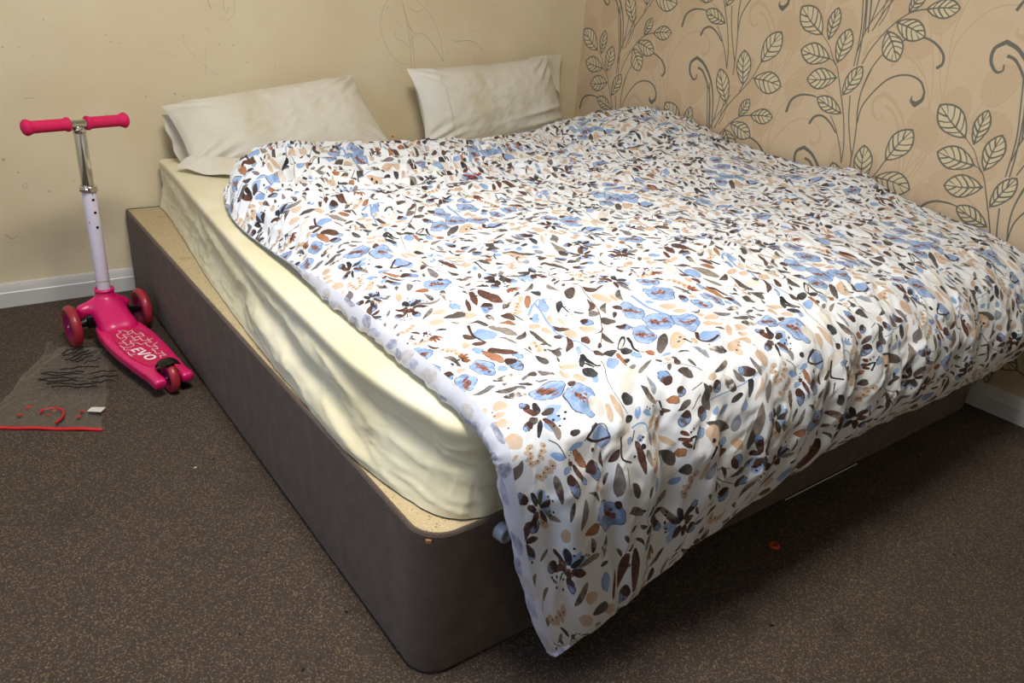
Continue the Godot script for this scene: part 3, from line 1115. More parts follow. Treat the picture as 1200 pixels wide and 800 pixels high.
func make_materials() -> void:
	M.weave = weave()
	# carpet: short flecked pile
	M.carpet = mat(Color.WHITE, 1.0)
	M.white_gloss = mat(Color(0.80, 0.79, 0.77), 0.35)
	M.ceiling = tri(mat(Color(0.88, 0.87, 0.84), 0.95), 1.0)
	M.plain_wall = tri(mat(Color(0.84, 0.77, 0.6), 0.9), 1.0)
	M.white_wall = tri(mat(Color(0.86, 0.86, 0.85), 0.9), 1.0)
	M.plain_wall.normal_enabled = true
	M.plain_wall.normal_texture = noise_normal(0.05, 1.2)
	M.plain_wall.normal_scale = 0.2
	# divan cloth
	M.divan = tri(mat(Color(1, 1, 1), 0.95), 3.0)
	M.divan.albedo_texture = noise_tex(0.012, [[0.0, Color(0.30, 0.245, 0.21)], [0.5, Color(0.345, 0.285, 0.24)], [1.0, Color(0.39, 0.325, 0.27)]], 512, 5, 5)
	M.divan.normal_enabled = true
	M.divan.normal_texture = M.weave
	M.divan.normal_scale = 0.5
	M.divan.rim_enabled = true
	M.divan.rim = 0.25
	# chipboard lid with grime spots
	M.board = mat(Color.WHITE, 0.85)
	# sheet
	M.sheet = mat(Color.WHITE, 0.9)
	M.sheet.albedo_texture = noise_tex(0.006, [[0.0, Color(0.85, 0.80, 0.64)], [0.45, Color(0.88, 0.845, 0.71)], [1.0, Color(0.905, 0.88, 0.78)]], 512, 4, 9)
	tri(M.sheet, 0.8)
	# pillow cotton, slightly yellowed
	M.pillow = mat(Color.WHITE, 0.92)
	M.pillow.albedo_texture = noise_tex(0.008, [[0.0, Color(0.78, 0.73, 0.60)], [0.35, Color(0.83, 0.80, 0.73)], [1.0, Color(0.87, 0.85, 0.80)]], 512, 4, 19)
	tri(M.pillow, 1.1)
	M.cuff = mat(Color(0.88, 0.865, 0.82), 0.9)
	# scooter
	M.pink = mat(Color(0.84, 0.06, 0.40), 0.32)
	M.pink.clearcoat_enabled = true
	M.pink.clearcoat = 0.4
	M.deck_red = mat(Color(0.78, 0.07, 0.30), 0.6)
	M.grip = mat(Color(0.80, 0.05, 0.32), 0.75)
	M.chrome = mat(Color(0.86, 0.85, 0.82), 0.16, 1.0)
	M.pole_white = mat(Color(0.86, 0.84, 0.90), 0.3)
	M.black = mat(Color(0.03, 0.03, 0.035), 0.45)
	M.tyre = mat(Color(0.62, 0.16, 0.21), 0.35)
	M.tyre.subsurf_scatter_enabled = true
	M.tyre.subsurf_scatter_strength = 0.3
	M.hub = mat(Color(0.62, 0.05, 0.42), 0.4)
	M.print_white = mat(Color(0.90, 0.80, 0.85), 0.5)
	M.film = mat(Color(0.9, 0.88, 0.86, 0.03), 0.16)
	M.film.metallic_specular = 0.42
	M.film.transparency = BaseMaterial3D.TRANSPARENCY_ALPHA
	M.red = mat(Color(0.78, 0.08, 0.10), 0.4)


# ---------------------------------------------------------------- room
func uv_box(lo: Vector3, hi: Vector3, uvf: Callable) -> ArrayMesh:
	var st := st_new()
	uv_box_to(st, lo, hi, uvf)
	return st.commit()


func uv_box_to(st: SurfaceTool, lo: Vector3, hi: Vector3, uvf: Callable) -> void:
	var m := (lo + hi) * 0.5
	var h := (hi - lo) * 0.5
	for ax in 3:
		for s in [-1.0, 1.0]:
			var a := (ax + 1) % 3
			var b := (ax + 2) % 3
			var q := []
			for t in [[-1, -1], [1, -1], [1, 1], [-1, 1]]:
				var p := Vector3.ZERO
				p[ax] = s * h[ax]
				p[a] = t[0] * h[a]
				p[b] = t[1] * h[b]
				q.append(m + p)
			var n: Vector3 = (q[2] - q[0]).cross(q[1] - q[0])
			var out := Vector3.ZERO
			out[ax] = s
			if n.dot(out) < 0.0:
				q.reverse()
			st.set_normal(out)
			for k in [0, 1, 2, 0, 2, 3]:
				st.set_uv(uvf.call(q[k]))
				st.add_vertex(q[k])


func build_room() -> void:
	var T := 0.12
	# carpet
	var ct := carpet_textures()
	M.carpet.albedo_texture = ct[0]
	M.carpet.normal_enabled = true
	M.carpet.normal_texture = ct[1]
	M.carpet.normal_scale = 1.0
	M.carpet.vertex_color_use_as_albedo = true
	var nu := 141
	var nv := 157
	var v := PackedVector3Array()
	var uv := PackedVector2Array()
	var col := PackedColorArray()
	var stain := FastNoiseLite.new()
	stain.seed = 33
	stain.frequency = 2.2
	stain.fractal_octaves = 4
	# trodden-in dirt marks read off the photograph: x, z, radius, strength
	var smudge := [[-1.375, 2.19, 0.035, 0.45], [-1.235, 2.31, 0.022, 0.5], [-2.36, 1.25, 0.04, 0.25], [-2.02, 1.35, 0.03, 0.25], [-2.25, 1.05, 0.03, 0.2], [-1.15, 2.37, 0.02, 0.3]]
	for j in nv:
		for i in nu:
			var p := Vector3(ROOM_X * (1.0 - i / (nu - 1.0)), 0.0, ROOM_Z * j / (nv - 1.0))
			v.append(p)
			uv.append(Vector2(p.x, p.z) / 0.62)
			var g := 1.0 + 0.16 * stain.get_noise_2d(p.x, p.z)
			for s in smudge:
				var d: float = Vector2(p.x - s[0], p.z - s[1]).length() / s[2]
				d += 0.5 * stain.get_noise_2d(p.x * 9.0, p.z * 9.0)
				g *= 1.0 - s[3] * clampf(1.4 - d, 0.0, 1.0)
			col.append(Color(g, g, g * 0.99))
	struct("floor", grid_mesh(v, uv, nu, nv, false, col), M.carpet)
	struct("floor_slab", box_mesh(Vector3(ROOM_X - T, -0.14, -T), Vector3(T, -0.004, ROOM_Z + T), 0.002), M.plain_wall)
	struct("ceiling", box_mesh(Vector3(ROOM_X - T, ROOM_H, -T), Vector3(T, ROOM_H + 0.12, ROOM_Z + T), 0.002), M.ceiling)

	# cream painted wall behind the bed
	var paint := mat(Color.WHITE, 0.82)
	paint.albedo_texture = wall_texture()
	paint.normal_enabled = true
	var nt := noise_normal(0.02, 1.0, 512, 4, 8)
	paint.normal_texture = nt
	paint.normal_scale = 0.25
	struct("wall_back", uv_box(Vector3(ROOM_X - T, 0, -T), Vector3(0, ROOM_H, 0), func(p): return Vector2((p.x - ROOM_X) / -ROOM_X, 1.0 - p.y / ROOM_H)), paint)

	# papered wall: plaster with hung strips, each strip dropped against the last
	var wr := struct("wall_right", box_mesh(Vector3(0, 0, -T), Vector3(T, ROOM_H, ROOM_Z + T), 0.002), M.plain_wall)
	var paper := mat(Color.WHITE, 0.62)
	paper.albedo_texture = paper_texture()
	paper.normal_enabled = true
	paper.normal_texture = noise_normal(0.12, 2.0, 512, 3, 23)
	paper.normal_scale = 0.25
	for i in int(ceil(ROOM_Z / PAPER.x)):
		var z0 := i * PAPER.x
		var z1 := minf(z0 + PAPER.x, ROOM_Z)
		var off := i * PAPER_DROP
		obj("wallpaper_strip", uv_box(Vector3(-0.0012, 0, z0), Vector3(0, ROOM_H, z1), func(p): return Vector2((p.z - z0) / PAPER.x, -(p.y - off) / PAPER.y)), paper, wr)

	# the two walls behind the camera side
	struct("wall_front", box_mesh(Vector3(ROOM_X - T, 0, ROOM_Z), Vector3(T, ROOM_H, ROOM_Z + T), 0.002), M.white_wall)
	var wz0 := 1.0
	var wz1 := 2.6
	var wy0 := 0.95
	var wy1 := 2.05
	var st := st_new()
	bevel_box(st, Vector3(ROOM_X - T, 0, 0), Vector3(ROOM_X, wy0, ROOM_Z), 0.001)
	bevel_box(st, Vector3(ROOM_X - T, wy1, 0), Vector3(ROOM_X, ROOM_H, ROOM_Z), 0.001)
	bevel_box(st, Vector3(ROOM_X - T, wy0, 0), Vector3(ROOM_X, wy1, wz0), 0.001)
	bevel_box(st, Vector3(ROOM_X - T, wy0, wz1), Vector3(ROOM_X, wy1, ROOM_Z), 0.001)
	struct("wall_left", st.commit(), M.white_wall)
	var win := Node3D.new()
	win.name = "window_1"
	win.set_meta("kind", "structure")
	add_child(win)
	st = st_new()
	var fx0 := ROOM_X - 0.09
	var fx1 := ROOM_X - 0.04
	bevel_box(st, Vector3(fx0, wy0, wz0), Vector3(fx1, wy0 + 0.06, wz1), 0.004)
	bevel_box(st, Vector3(fx0, wy1 - 0.06, wz0), Vector3(fx1, wy1, wz1), 0.004)
	for z in [wz0, (wz0 + wz1) * 0.5 - 0.03, wz1 - 0.06]:
		bevel_box(st, Vector3(fx0, wy0 + 0.06, z), Vector3(fx1, wy1 - 0.06, z + 0.06), 0.004)
	obj("window_frame", st.commit(), M.white_gloss, win)
	var glass := mat(Color(0.95, 0.97, 1.0, 0.06), 0.02)
	glass.transparency = BaseMaterial3D.TRANSPARENCY_ALPHA
	for z in [wz0 + 0.06, (wz0 + wz1) * 0.5 + 0.03]:
		obj("pane", box_mesh(Vector3(fx0 + 0.022, wy0 + 0.06, z), Vector3(fx0 + 0.026, wy1 - 0.06, z + (wz1 - wz0) * 0.5 - 0.09), 0.0005), glass, win)
	obj("window_sill", box_mesh(Vector3(ROOM_X - 0.04, wy0 - 0.025, wz0 - 0.04), Vector3(ROOM_X + 0.06, wy0, wz1 + 0.04), 0.005), M.white_gloss, win)

	# skirting boards: flat face with a moulded slope on top
	var prof := [Vector2(0, 0), Vector2(0.016, 0), Vector2(0.016, 0.048), Vector2(0.014, 0.051), Vector2(0.0135, 0.054), Vector2(0.011, 0.066), Vector2(0.008, 0.075), Vector2(0.004, 0.078), Vector2(0, 0.078)]
	struct("baseboard_back", skirting(prof, Vector3(ROOM_X, 0, 0), Vector3(0, 0, 0), Vector3(0, 0, 1)), M.white_gloss)
	struct("baseboard_right", skirting(prof, Vector3(-0.0012, 0, 0), Vector3(-0.0012, 0, ROOM_Z), Vector3(-1, 0, 0)), M.white_gloss)
	struct("baseboard_left", skirting(prof, Vector3(ROOM_X, 0, 0), Vector3(ROOM_X, 0, ROOM_Z), Vector3(1, 0, 0)), M.white_gloss)
	struct("baseboard_front", skirting(prof, Vector3(ROOM_X, 0, ROOM_Z), Vector3(0, 0, ROOM_Z), Vector3(0, 0, -1)), M.white_gloss)


func skirting(prof: Array, a: Vector3, b: Vector3, out: Vector3) -> ArrayMesh:
	var st := st_new()
	var mid := (a + b) * 0.5 + out * 0.006 + Vector3(0, 0.035, 0)
	for k in prof.size() - 1:
		var p: Vector2 = prof[k]
		var q: Vector2 = prof[k + 1]
		face(st, [a + out * p.x + Vector3(0, p.y, 0), b + out * p.x + Vector3(0, p.y, 0), b + out * q.x + Vector3(0, q.y, 0), a + out * q.x + Vector3(0, q.y, 0)], mid)
	return st.commit()


# ---------------------------------------------------------------- bed
func rounded_outline(x0: float, z0: float, x1: float, z1: float, r: float, n := 10) -> PackedVector2Array:
	var p := PackedVector2Array()
	# rounded at the foot, nearly square where the bed meets the wall
	var b := r * 0.18
	for c in [[x0 + r, z1 - r, PI * 0.5, r], [x0 + b, z0 + b, PI, b], [x1 - b, z0 + b, PI * 1.5, b], [x1 - r, z1 - r, TAU, r]]:
		for k in n + 1:
			var a: float = c[2] + PI * 0.5 * k / n
			p.append(Vector2(c[0] + cos(a) * c[3], c[1] + sin(a) * c[3]))
	return p


func build_base() -> void:
	var t := thing("divan_base", "brown fabric divan bed base with rounded corners and bare board top", "bed base")
	# walls of the base: cloth rolled over the top edge
	var prof := [Vector2(0.0, 0.006), Vector2(0.004, 0.002), Vector2(0.0, 0.012), Vector2(0.0, 0.15), Vector2(0.0, BASE_H - 0.008), Vector2(0.001, BASE_H - 0.003), Vector2(0.0035, BASE_H), Vector2(0.006, BASE_H + 0.0005), Vector2(0.0085, BASE_H - 0.003)]
	prof.remove_at(0)
	var v := PackedVector3Array()
	var uv := PackedVector2Array()
	var nu := 0
	var edge := rounded_outline(BASE_L, 0.02, -0.032, BASE_F, 0.055, 12)
	# add points along straight runs so that the cloth can pucker slightly
	for j in prof.size():
		var inset: float = prof[j].x
		var o := rounded_outline(BASE_L + inset, 0.02 + inset, -0.032 - inset, BASE_F - inset, 0.055 - inset, 12)
		nu = 0
		for k in o.size() + 1:
			var a := o[k % o.size()]
			v.append(Vector3(a.x, prof[j].y, a.y))
			uv.append(Vector2(k, j))
			nu += 1
	obj("upholstery", grid_mesh(v, uv, nu, prof.size(), true), M.divan, t)
	# board
	M.board.albedo_texture = board_texture()
	tri(M.board, 1.6)
	var o := rounded_outline(BASE_L + 0.008, 0.028, -0.040, BASE_F - 0.008, 0.047, 12)
	var bv := PackedVector3Array([Vector3(-1.0, BASE_H - 0.002, 1.0)])
	for a in o:
		bv.append(Vector3(a.x, BASE_H - 0.002, a.y))
	var idx := PackedInt32Array()
	for k in o.size():
		idx.append_array(PackedInt32Array([0, 1 + k, 1 + (k + 1) % o.size()]))
	obj("top_board", mesh_from(bv, PackedVector2Array(), idx), M.board, t)
	# bare wood showing through a nick in the cloth below the rim
	var nick := obj("bare_nick", box_mesh(Vector3(-0.005, -0.004, -0.002), Vector3(0.005, 0.004, 0.0012), 0.0015), mat(Color(0.66, 0.45, 0.26), 0.8), t)
	nick.position = Vector3(-1.9455, 0.2795, 1.986)
	nick.rotation.y = -0.72
	nick.set_meta("label", "small nick of bare wood under the rim")
	# pale plastic socket on the front face
	var sock := obj("plastic_socket", lathe([Vector2(0.0, 0.0), Vector2(0.0155, 0.0), Vector2(0.0155, 0.002), Vector2(0.0145, 0.012), Vector2(0.0148, 0.018), Vector2(0.0132, 0.020), Vector2(0.0085, 0.019), Vector2(0.0068, 0.016), Vector2(0.0066, 0.004), Vector2(0.0, 0.003)], 28, Vector3(0.12, -0.02, 1.0)), mat(Color(0.66, 0.67, 0.70), 0.4), t)
	sock.position = Vector3(-1.822, 0.262, BASE_F)
	sock.set_meta("label", "pale grey plastic ring socket")
	obj("edge_strip", box_mesh(Vector3(-0.97, 0.0005, BASE_F + 0.0005), Vector3(-0.66, 0.0035, BASE_F + 0.003), 0.0008), mat(Color(0.85, 0.85, 0.86), 0.35), t).set_meta("label", "thin pale strip along the bottom edge")


# left outline of the soft mattress edge, which bellies out over the divan towards the foot
func belly(z: float) -> float:
	var p := [Vector2(0.0, 0.0), Vector2(0.14, 0.002), Vector2(0.58, 0.032), Vector2(0.9, 0.056), Vector2(1.2, 0.074), Vector2(1.5, 0.084), Vector2(1.68, 0.088), Vector2(1.82, 0.076), Vector2(1.93, 0.055)]
	for k in p.size() - 1:
		if z <= p[k + 1].x:
			return (catmull(p, k + clampf((z - p[k].x) / (p[k + 1].x - p[k].x), 0.0, 1.0)) as Vector2).y
	return 0.055


# long slack folds of the sheet: start and end along the bed with depth below the edge, breadth, height
const SAGS := [[0.05, 0.050, 0.85, 0.110, 0.034, 0.011], [0.60, 0.040, 1.45, 0.120, 0.026, 0.013], [1.05, 0.030, 1.60, 0.075, 0.020, 0.008], [1.10, 0.100, 1.85, 0.150, 0.026, 0.011], [1.42, 0.045, 1.95, 0.110, 0.030, 0.012]]


func build_mattress() -> void:
	var t := thing("mattress", "mattress in a loose cream fitted sheet on the brown divan", "mattress")
	var X0 := -1.853
	var X1 := -0.035
	var Z0 := 0.04
	var Z1 := 1.992
	var r := 0.085
	M.sheet.normal_enabled = true
	M.sheet.normal_texture = noise_normal(0.015, 2.5, 512, 4, 77)
	M.sheet.normal_scale = 0.25
	# outline: along the left, round the corner, along the foot
	var path := []
	for k in 330:
		var z := lerpf(Z0, Z1 - r, k / 329.0)
		path.append([Vector2(X0 - belly(z), z), Vector2(-1, 0), z, 0.0])
	var cx := X0 - belly(Z1 - r) + r
	for k in range(1, 31):
		var a := PI - PI * 0.5 * k / 30.0
		path.append([Vector2(cx + cos(a) * r, Z1 - r + sin(a) * r), Vector2(cos(a), sin(a)), Z1 - r + r * k / 30.0, k / 30.0])
	for k in range(1, 160):
		var x := lerpf(cx, X1, k / 159.0)
		path.append([Vector2(x, Z1), Vector2(0, 1), Z1 + x - X0, 1.0])
	var nu := path.size()
	var v := PackedVector3Array()
	var uv := PackedVector2Array()
	var rows := 0
	# top of the sheet as rings shrinking towards the middle of the right wall, ruffled where it is tucked at the head
	var rings := [1.0, 0.8, 0.6, 0.45, 0.34, 0.26, 0.20, 0.15, 0.11, 0.08, 0.055, 0.035, 0.018, 0.0]
	for g in rings:
		for p in path:
			var q: Vector2 = p[0] - p[1] * 0.035
			q = q.lerp(Vector2(X1, Z0), g)
			v.append(Vector3(q.x, MAT_TOP + ruffle(q.x, q.y) - 0.004 * (1.0 - g) + 0.0016 * nz.get_noise_2d(q.x * 250.0, q.y * 250.0), q.y))
			uv.append(q)
		rows += 1
	for a in [-0.029, -0.022]:
		for p in path:
			var q: Vector2 = p[0] + p[1] * a
			v.append(Vector3(q.x, MAT_TOP - 0.005, q.y))
			uv.append(q)
		rows += 1
	var n := 44
	for j in n + 1:
		var d := float(j) / n
		for p in path:
			var z: float = p[2]
			var corner: float = p[3]
			var rr := 0.022
			var top := MAT_TOP - 0.006
			var depth := d * (top - 0.2925 + rr * 0.6)
			var out := 0.0
			var y := 0.0
			if depth < rr * 1.57:
				out = -rr + sin(depth / rr) * rr
				y = top - (1.0 - cos(depth / rr)) * rr
			else:
				y = top - rr - (depth - rr * 1.57)
			y = maxf(y, 0.2925)
			var q := clampf((top - y) / (top - 0.2925), 0.0, 1.0)
			var free := smoothstep(0.12, 0.30, q) * (1.0 - 0.5 * smoothstep(0.92, 1.0, q))
			# hollow under the edge, slack cloth standing out again at the bottom
			out -= 0.020 * sin(PI * pow(q, 0.75)) * (1.0 - 0.6 * corner)
			out += 0.012 * smoothstep(0.55, 1.0, q) * (1.0 - corner) * smoothstep(0.1, 0.8, z)
			if corner < 0.7:
				for s in SAGS:
					var f: float = (z - s[0]) / (s[2] - s[0])
					if f > -0.15 and f < 1.15:
						var dd: float = s[1] + (s[3] - s[1]) * (f * 0.6 + 0.4 * f * f) + 0.012 * nz.get_noise_2d(z * 240.0, s[1] * 9000.0)
						var w: float = ((top - y) - dd) / s[4]
						out += free * s[5] * exp(-w * w * (2.2 if w < 0.0 else 0.7)) * smoothstep(-0.15, 0.25, f) * (1.0 - smoothstep(0.75, 1.15, f))
			# fine gathers: crisp near the head and at the corner
			var fine := nz.get_noise_2d(z * 700.0, y * 300.0)
			out += free * 0.0045 * fine * (1.0 - smoothstep(0.4, 0.9, z) * 0.6)
			out += free * 0.005 * nz.get_noise_2d(corner * 160.0, q * 60.0 + 700.0) * sin(PI * corner) * q
			# short sharp creases
			var kr := 1.0 - absf(nz.get_noise_2d(z * 190.0 + y * 500.0, y * 520.0 - z * 60.0 + 333.0)) * 2.6
			out += free * 0.0028 * pow(clampf(kr, 0.0, 1.0), 1.7)
			var c: Vector2 = p[0] + p[1] * out
			v.append(Vector3(maxf(c.x, BASE_L + 0.003), y, c.y))
			uv.append(Vector2(z, d))
		rows += 1
	obj("fitted_sheet", grid_mesh(v, uv, nu, rows, true), M.sheet, t)
	obj("core", box_mesh(Vector3(X0 + 0.03, 0.2945, Z0 + 0.01), Vector3(X1 - 0.01, MAT_TOP - 0.015, Z1 - 0.06), 0.03), mat(Color(0.82, 0.80, 0.74), 0.9), t)


func ruffle(x: float, z: float) -> float:
	var gap := smoothstep(-1.10, -1.02, x) * (1.0 - smoothstep(-1.0, -0.955, x)) + smoothstep(-0.125, -0.08, x)
	return (0.007 + 0.004 * sin(x * 85.0 + 3.0 * nz.get_noise_2d(x * 300.0, z * 200.0))) * gap * (1.0 - smoothstep(0.08, 0.24, z))


# a filled cushion between four corners given as top-left, top-right, bottom-left, bottom-right
func pillow_grid(c: Array, thick: float, front: bool, sd: int) -> Array:
	var nu := 90
	var nv := 60
	var v := PackedVector3Array()
	var uv := PackedVector2Array()
	var nrm: Vector3 = ((c[1] - c[0]) as Vector3).cross(c[0] - c[2]).normalized()
	for j in nv:
		for i in nu:
			var a := i / (nu - 1.0) * 2.0 - 1.0
			var b := j / (nv - 1.0) * 2.0 - 1.0
			var pa := a * (1.0 - 0.035 * (1.0 - b * b))
			var pb := b * (1.0 - 0.05 * (1.0 - a * a))
			var p: Vector3 = (c[0] as Vector3).lerp(c[1], pa * 0.5 + 0.5).lerp((c[2] as Vector3).lerp(c[3], pa * 0.5 + 0.5), pb * 0.5 + 0.5)
			var h := pow(maxf(0.0, 1.0 - pow(absf(a), 3.2)), 0.62) * pow(maxf(0.0, 1.0 - pow(absf(b), 2.6)), 0.62)
			var wr := 0.0
			# radiating puckers near the corners and a few soft creases
			var edge := maxf(absf(a), absf(b))
			var ang := atan2(absf(b) - 1.35, absf(a) - 1.35)
			wr += 0.006 * sin(ang * 34.0 + sd + a * 2.0) * smoothstep(0.45, 0.8, absf(a)) * smoothstep(0.2, 0.7, absf(b)) * (1.0 - smoothstep(0.94, 1.0, edge))
			wr += 0.008 * nz.get_noise_2d(a * 60.0 + sd * 50.0, b * 60.0) * h
			wr += 0.0018 * pow(clampf(1.0 - absf(nz.get_noise_2d(a * 120.0 + sd * 31.0, b * 90.0 + a * 60.0)) * 3.0, 0.0, 1.0), 1.6) * h
			wr += 0.004 * nz.get_noise_2d(a * 260.0 + sd * 9.0, b * 120.0 + a * 90.0) * h
			if sd == 2:
				for e in [0.15, 0.42, 0.66]:
					wr += 0.011 * exp(-pow((b - e - 0.55 * (0.9 - a) * 0.6) / 0.055, 2.0)) * smoothstep(-0.1, 0.55, a) * (1.0 - smoothstep(0.93, 1.0, a)) * h
			p += nrm * ((h * thick + wr) if front else -(h * thick * 0.8))
			p.y = maxf(p.y, MAT_TOP + 0.004)
			p.z = maxf(p.z, 0.006)
			v.append(p)
			uv.append(Vector2(a, b))
	return [v, uv, nu, nv]


func build_pillows() -> void:
	M.pillow.normal_enabled = true
	M.pillow.normal_texture = noise_normal(0.012, 2.5, 512, 4, 61)
	M.pillow.normal_scale = 0.3
	# pillow by the scooter side
	var a := thing("pillow", "cream pillow leaning on the wall above the bare corner of the divan", "pillow", Vector3.ZERO, 0.0, "pillows")
	var c := [Vector3(-1.825, 0.632, 0.095), Vector3(-1.15, 0.727, 0.055), Vector3(-1.795, 0.462, 0.285), Vector3(-1.06, 0.462, 0.27)]
	var f := pillow_grid(c, 0.075, true, 1)
	var b := pillow_grid(c, 0.075, false, 1)
	obj("pillowcase", joined([grid_mesh(f[0], f[1], f[2], f[3], false), grid_mesh(b[0], b[1], b[2], b[3], true)]), M.pillow, a)
	# loose corner of the case lying on the sheet
	var v := PackedVector3Array()
	var uv := PackedVector2Array()
	for j in 12:
		for i in 24:
			var s := i / 23.0
			var q := j / 11.0
			var inner := Vector3(-1.77, 0.505, 0.255).lerp(Vector3(-1.60, 0.50, 0.345), s)
			var outer := Vector3(-1.835, 0.466, 0.235).lerp(Vector3(-1.66, 0.461, 0.405), s) + Vector3(-0.012, 0, 0.02) * sin(PI * s)
			var p := inner.lerp(outer, q)
			p.y += 0.012 * sin(PI * q) + 0.004 * sin(s * 11.0) * q
			v.append(p)
			uv.append(Vector2(s, q))
	obj("case_flap", grid_mesh(v, uv, 24, 12, true), M.pillow, a)

	# shaded back of the case behind the near end
	v = PackedVector3Array()
	uv = PackedVector2Array()
	for j in 10:
		for i in 6:
			var q := j / 9.0
			var p := Vector3(-1.822, 0.60, 0.060).lerp(Vector3(-1.800, 0.462, 0.135), q).lerp(Vector3(-1.76, 0.60, 0.085).lerp(Vector3(-1.72, 0.462, 0.215), q), i / 5.0)
			p.x += 0.004 * sin(q * 14.0)
			v.append(p)
			uv.append(Vector2(i, j))
	obj("case_back", grid_mesh(v, uv, 6, 10, false), M.pillow, a)

	# pillow by the papered wall
	var d := thing("pillow", "cream pillow with an open hemmed case end standing near the wallpaper", "pillow", Vector3.ZERO, 0.0, "pillows")
	c = [Vector3(-0.935, 0.752, 0.095), Vector3(-0.235, 0.806, 0.05), Vector3(-0.89, 0.462, 0.17), Vector3(-0.14, 0.462, 0.16)]
	f = pillow_grid(c, 0.085, true, 2)
	b = pillow_grid(c, 0.085, false, 2)
	obj("pillowcase", joined([grid_mesh(f[0], f[1], f[2], f[3], false), grid_mesh(b[0], b[1], b[2], b[3], true)]), M.pillow, d)
	# stitched cuff: the first columns of the front lifted slightly and open at the end
	v = PackedVector3Array()
	uv = PackedVector2Array()
	var n := 14
	var nrm: Vector3 = ((c[1] - c[0]) as Vector3).cross(c[0] - c[2]).normalized()
	for j in f[3]:
		var bb: float = j / (f[3] - 1.0) * 2.0 - 1.0
		for i in n:
			var p: Vector3 = f[0][j * f[2] + i]
			var open := (1.0 - i / (n - 1.0))
			p += nrm * (0.004 + 0.030 * open * (1.0 - bb * bb)) + Vector3(-0.012, 0, 0) * open
			if i == n - 1:
				p -= nrm * 0.006
			p.y = maxf(p.y, MAT_TOP + 0.004)
			v.append(p)
			uv.append(Vector2(i, j))
	obj("case_cuff", grid_mesh(v, uv, n, f[3], false), M.cuff, d)
	# spare corner of the case standing out beyond the filling
	v = PackedVector3Array()
	uv = PackedVector2Array()
	for j in 10:
		for i in 10:
			var s := i / 9.0
			var q := j / 9.0
			var p := Vector3(-0.34, 0.800, 0.055).lerp(Vector3(-0.148, 0.818, 0.045), s)
			var low := Vector3(-0.30, 0.76, 0.075).lerp(Vector3(-0.20 + 0.03 * q, 0.66, 0.075), s)
			p = p.lerp(low, q) + Vector3(0, 0, 0.01 * sin(s * 7.0) * q)
			v.append(p)
			uv.append(Vector2(s, q))
	obj("case_corner", grid_mesh(v, uv, 10, 10, false), M.pillow, d)


# control net of the duvet, back edge to hem, left to right
const NET := [
	[Vector3(-1.755, 0.462, 0.555), Vector3(-1.62, 0.466, 0.47), Vector3(-1.39, 0.466, 0.375), Vector3(-1, 0.466, 0.385), Vector3(-0.6, 0.466, 0.345), Vector3(-0.25, 0.475, 0.28), Vector3(-0.03, 0.49, 0.235)],
	[Vector3(-1.8, 0.475, 0.6), Vector3(-1.66, 0.555, 0.5), Vector3(-1.4, 0.545, 0.4), Vector3(-1, 0.54, 0.41), Vector3(-0.6, 0.545, 0.37), Vector3(-0.25, 0.585, 0.3), Vector3(-0.03, 0.6, 0.27)],
	[Vector3(-1.855, 0.465, 0.85), Vector3(-1.75, 0.56, 0.8), Vector3(-1.4, 0.555, 0.74), Vector3(-1, 0.55, 0.74), Vector3(-0.6, 0.57, 0.7), Vector3(-0.25, 0.645, 0.62), Vector3(-0.03, 0.655, 0.58)],
	[Vector3(-1.862, 0.47, 1.12), Vector3(-1.755, 0.552, 1.1), Vector3(-1.4, 0.55, 1.08), Vector3(-1, 0.55, 1.08), Vector3(-0.6, 0.56, 1.06), Vector3(-0.25, 0.6, 1.02), Vector3(-0.03, 0.6, 0.95)],
	[Vector3(-1.858, 0.492, 1.45), Vector3(-1.75, 0.532, 1.45), Vector3(-1.4, 0.545, 1.45), Vector3(-1, 0.55, 1.45), Vector3(-0.6, 0.555, 1.42), Vector3(-0.25, 0.57, 1.38), Vector3(-0.03, 0.57, 1.35)],
	[Vector3(-1.86, 0.495, 1.78), Vector3(-1.75, 0.528, 1.8), Vector3(-1.4, 0.545, 1.8), Vector3(-1, 0.55, 1.79), Vector3(-0.6, 0.545, 1.75), Vector3(-0.25, 0.54, 1.72), Vector3(-0.03, 0.54, 1.68)],
	[Vector3(-1.868, 0.485, 2.03), Vector3(-1.75, 0.515, 2.05), Vector3(-1.4, 0.525, 2.06), Vector3(-1, 0.525, 2.05), Vector3(-0.6, 0.515, 2.02), Vector3(-0.25, 0.505, 1.98), Vector3(-0.03, 0.5, 1.95)],
	[Vector3(-1.866, 0.41, 2.085), Vector3(-1.76, 0.42, 2.125), Vector3(-1.42, 0.44, 2.145), Vector3(-1, 0.44, 2.14), Vector3(-0.6, 0.43, 2.12), Vector3(-0.25, 0.42, 2.09), Vector3(-0.03, 0.42, 2.07)],
	[Vector3(-1.815, 0.22, 2.085), Vector3(-1.72, 0.25, 2.13), Vector3(-1.43, 0.3, 2.155), Vector3(-1.02, 0.33, 2.15), Vector3(-0.6, 0.32, 2.14), Vector3(-0.25, 0.32, 2.12), Vector3(-0.03, 0.33, 2.1)],
	[Vector3(-1.745, 0.03, 2.09), Vector3(-1.65, 0.07, 2.105), Vector3(-1.45, 0.175, 2.125), Vector3(-1.05, 0.245, 2.12), Vector3(-0.6, 0.235, 2.115), Vector3(-0.25, 0.225, 2.1), Vector3(-0.03, 0.24, 2.09)],
	[Vector3(-1.735, 0.045, 2.07), Vector3(-1.64, 0.085, 2.07), Vector3(-1.45, 0.19, 2.075), Vector3(-1.05, 0.26, 2.07), Vector3(-0.6, 0.25, 2.065), Vector3(-0.25, 0.24, 2.055), Vector3(-0.03, 0.25, 2.05)],
]
const NET_U := [0.0, 0.115, 0.465, 0.865, 1.265, 1.615, 1.835]


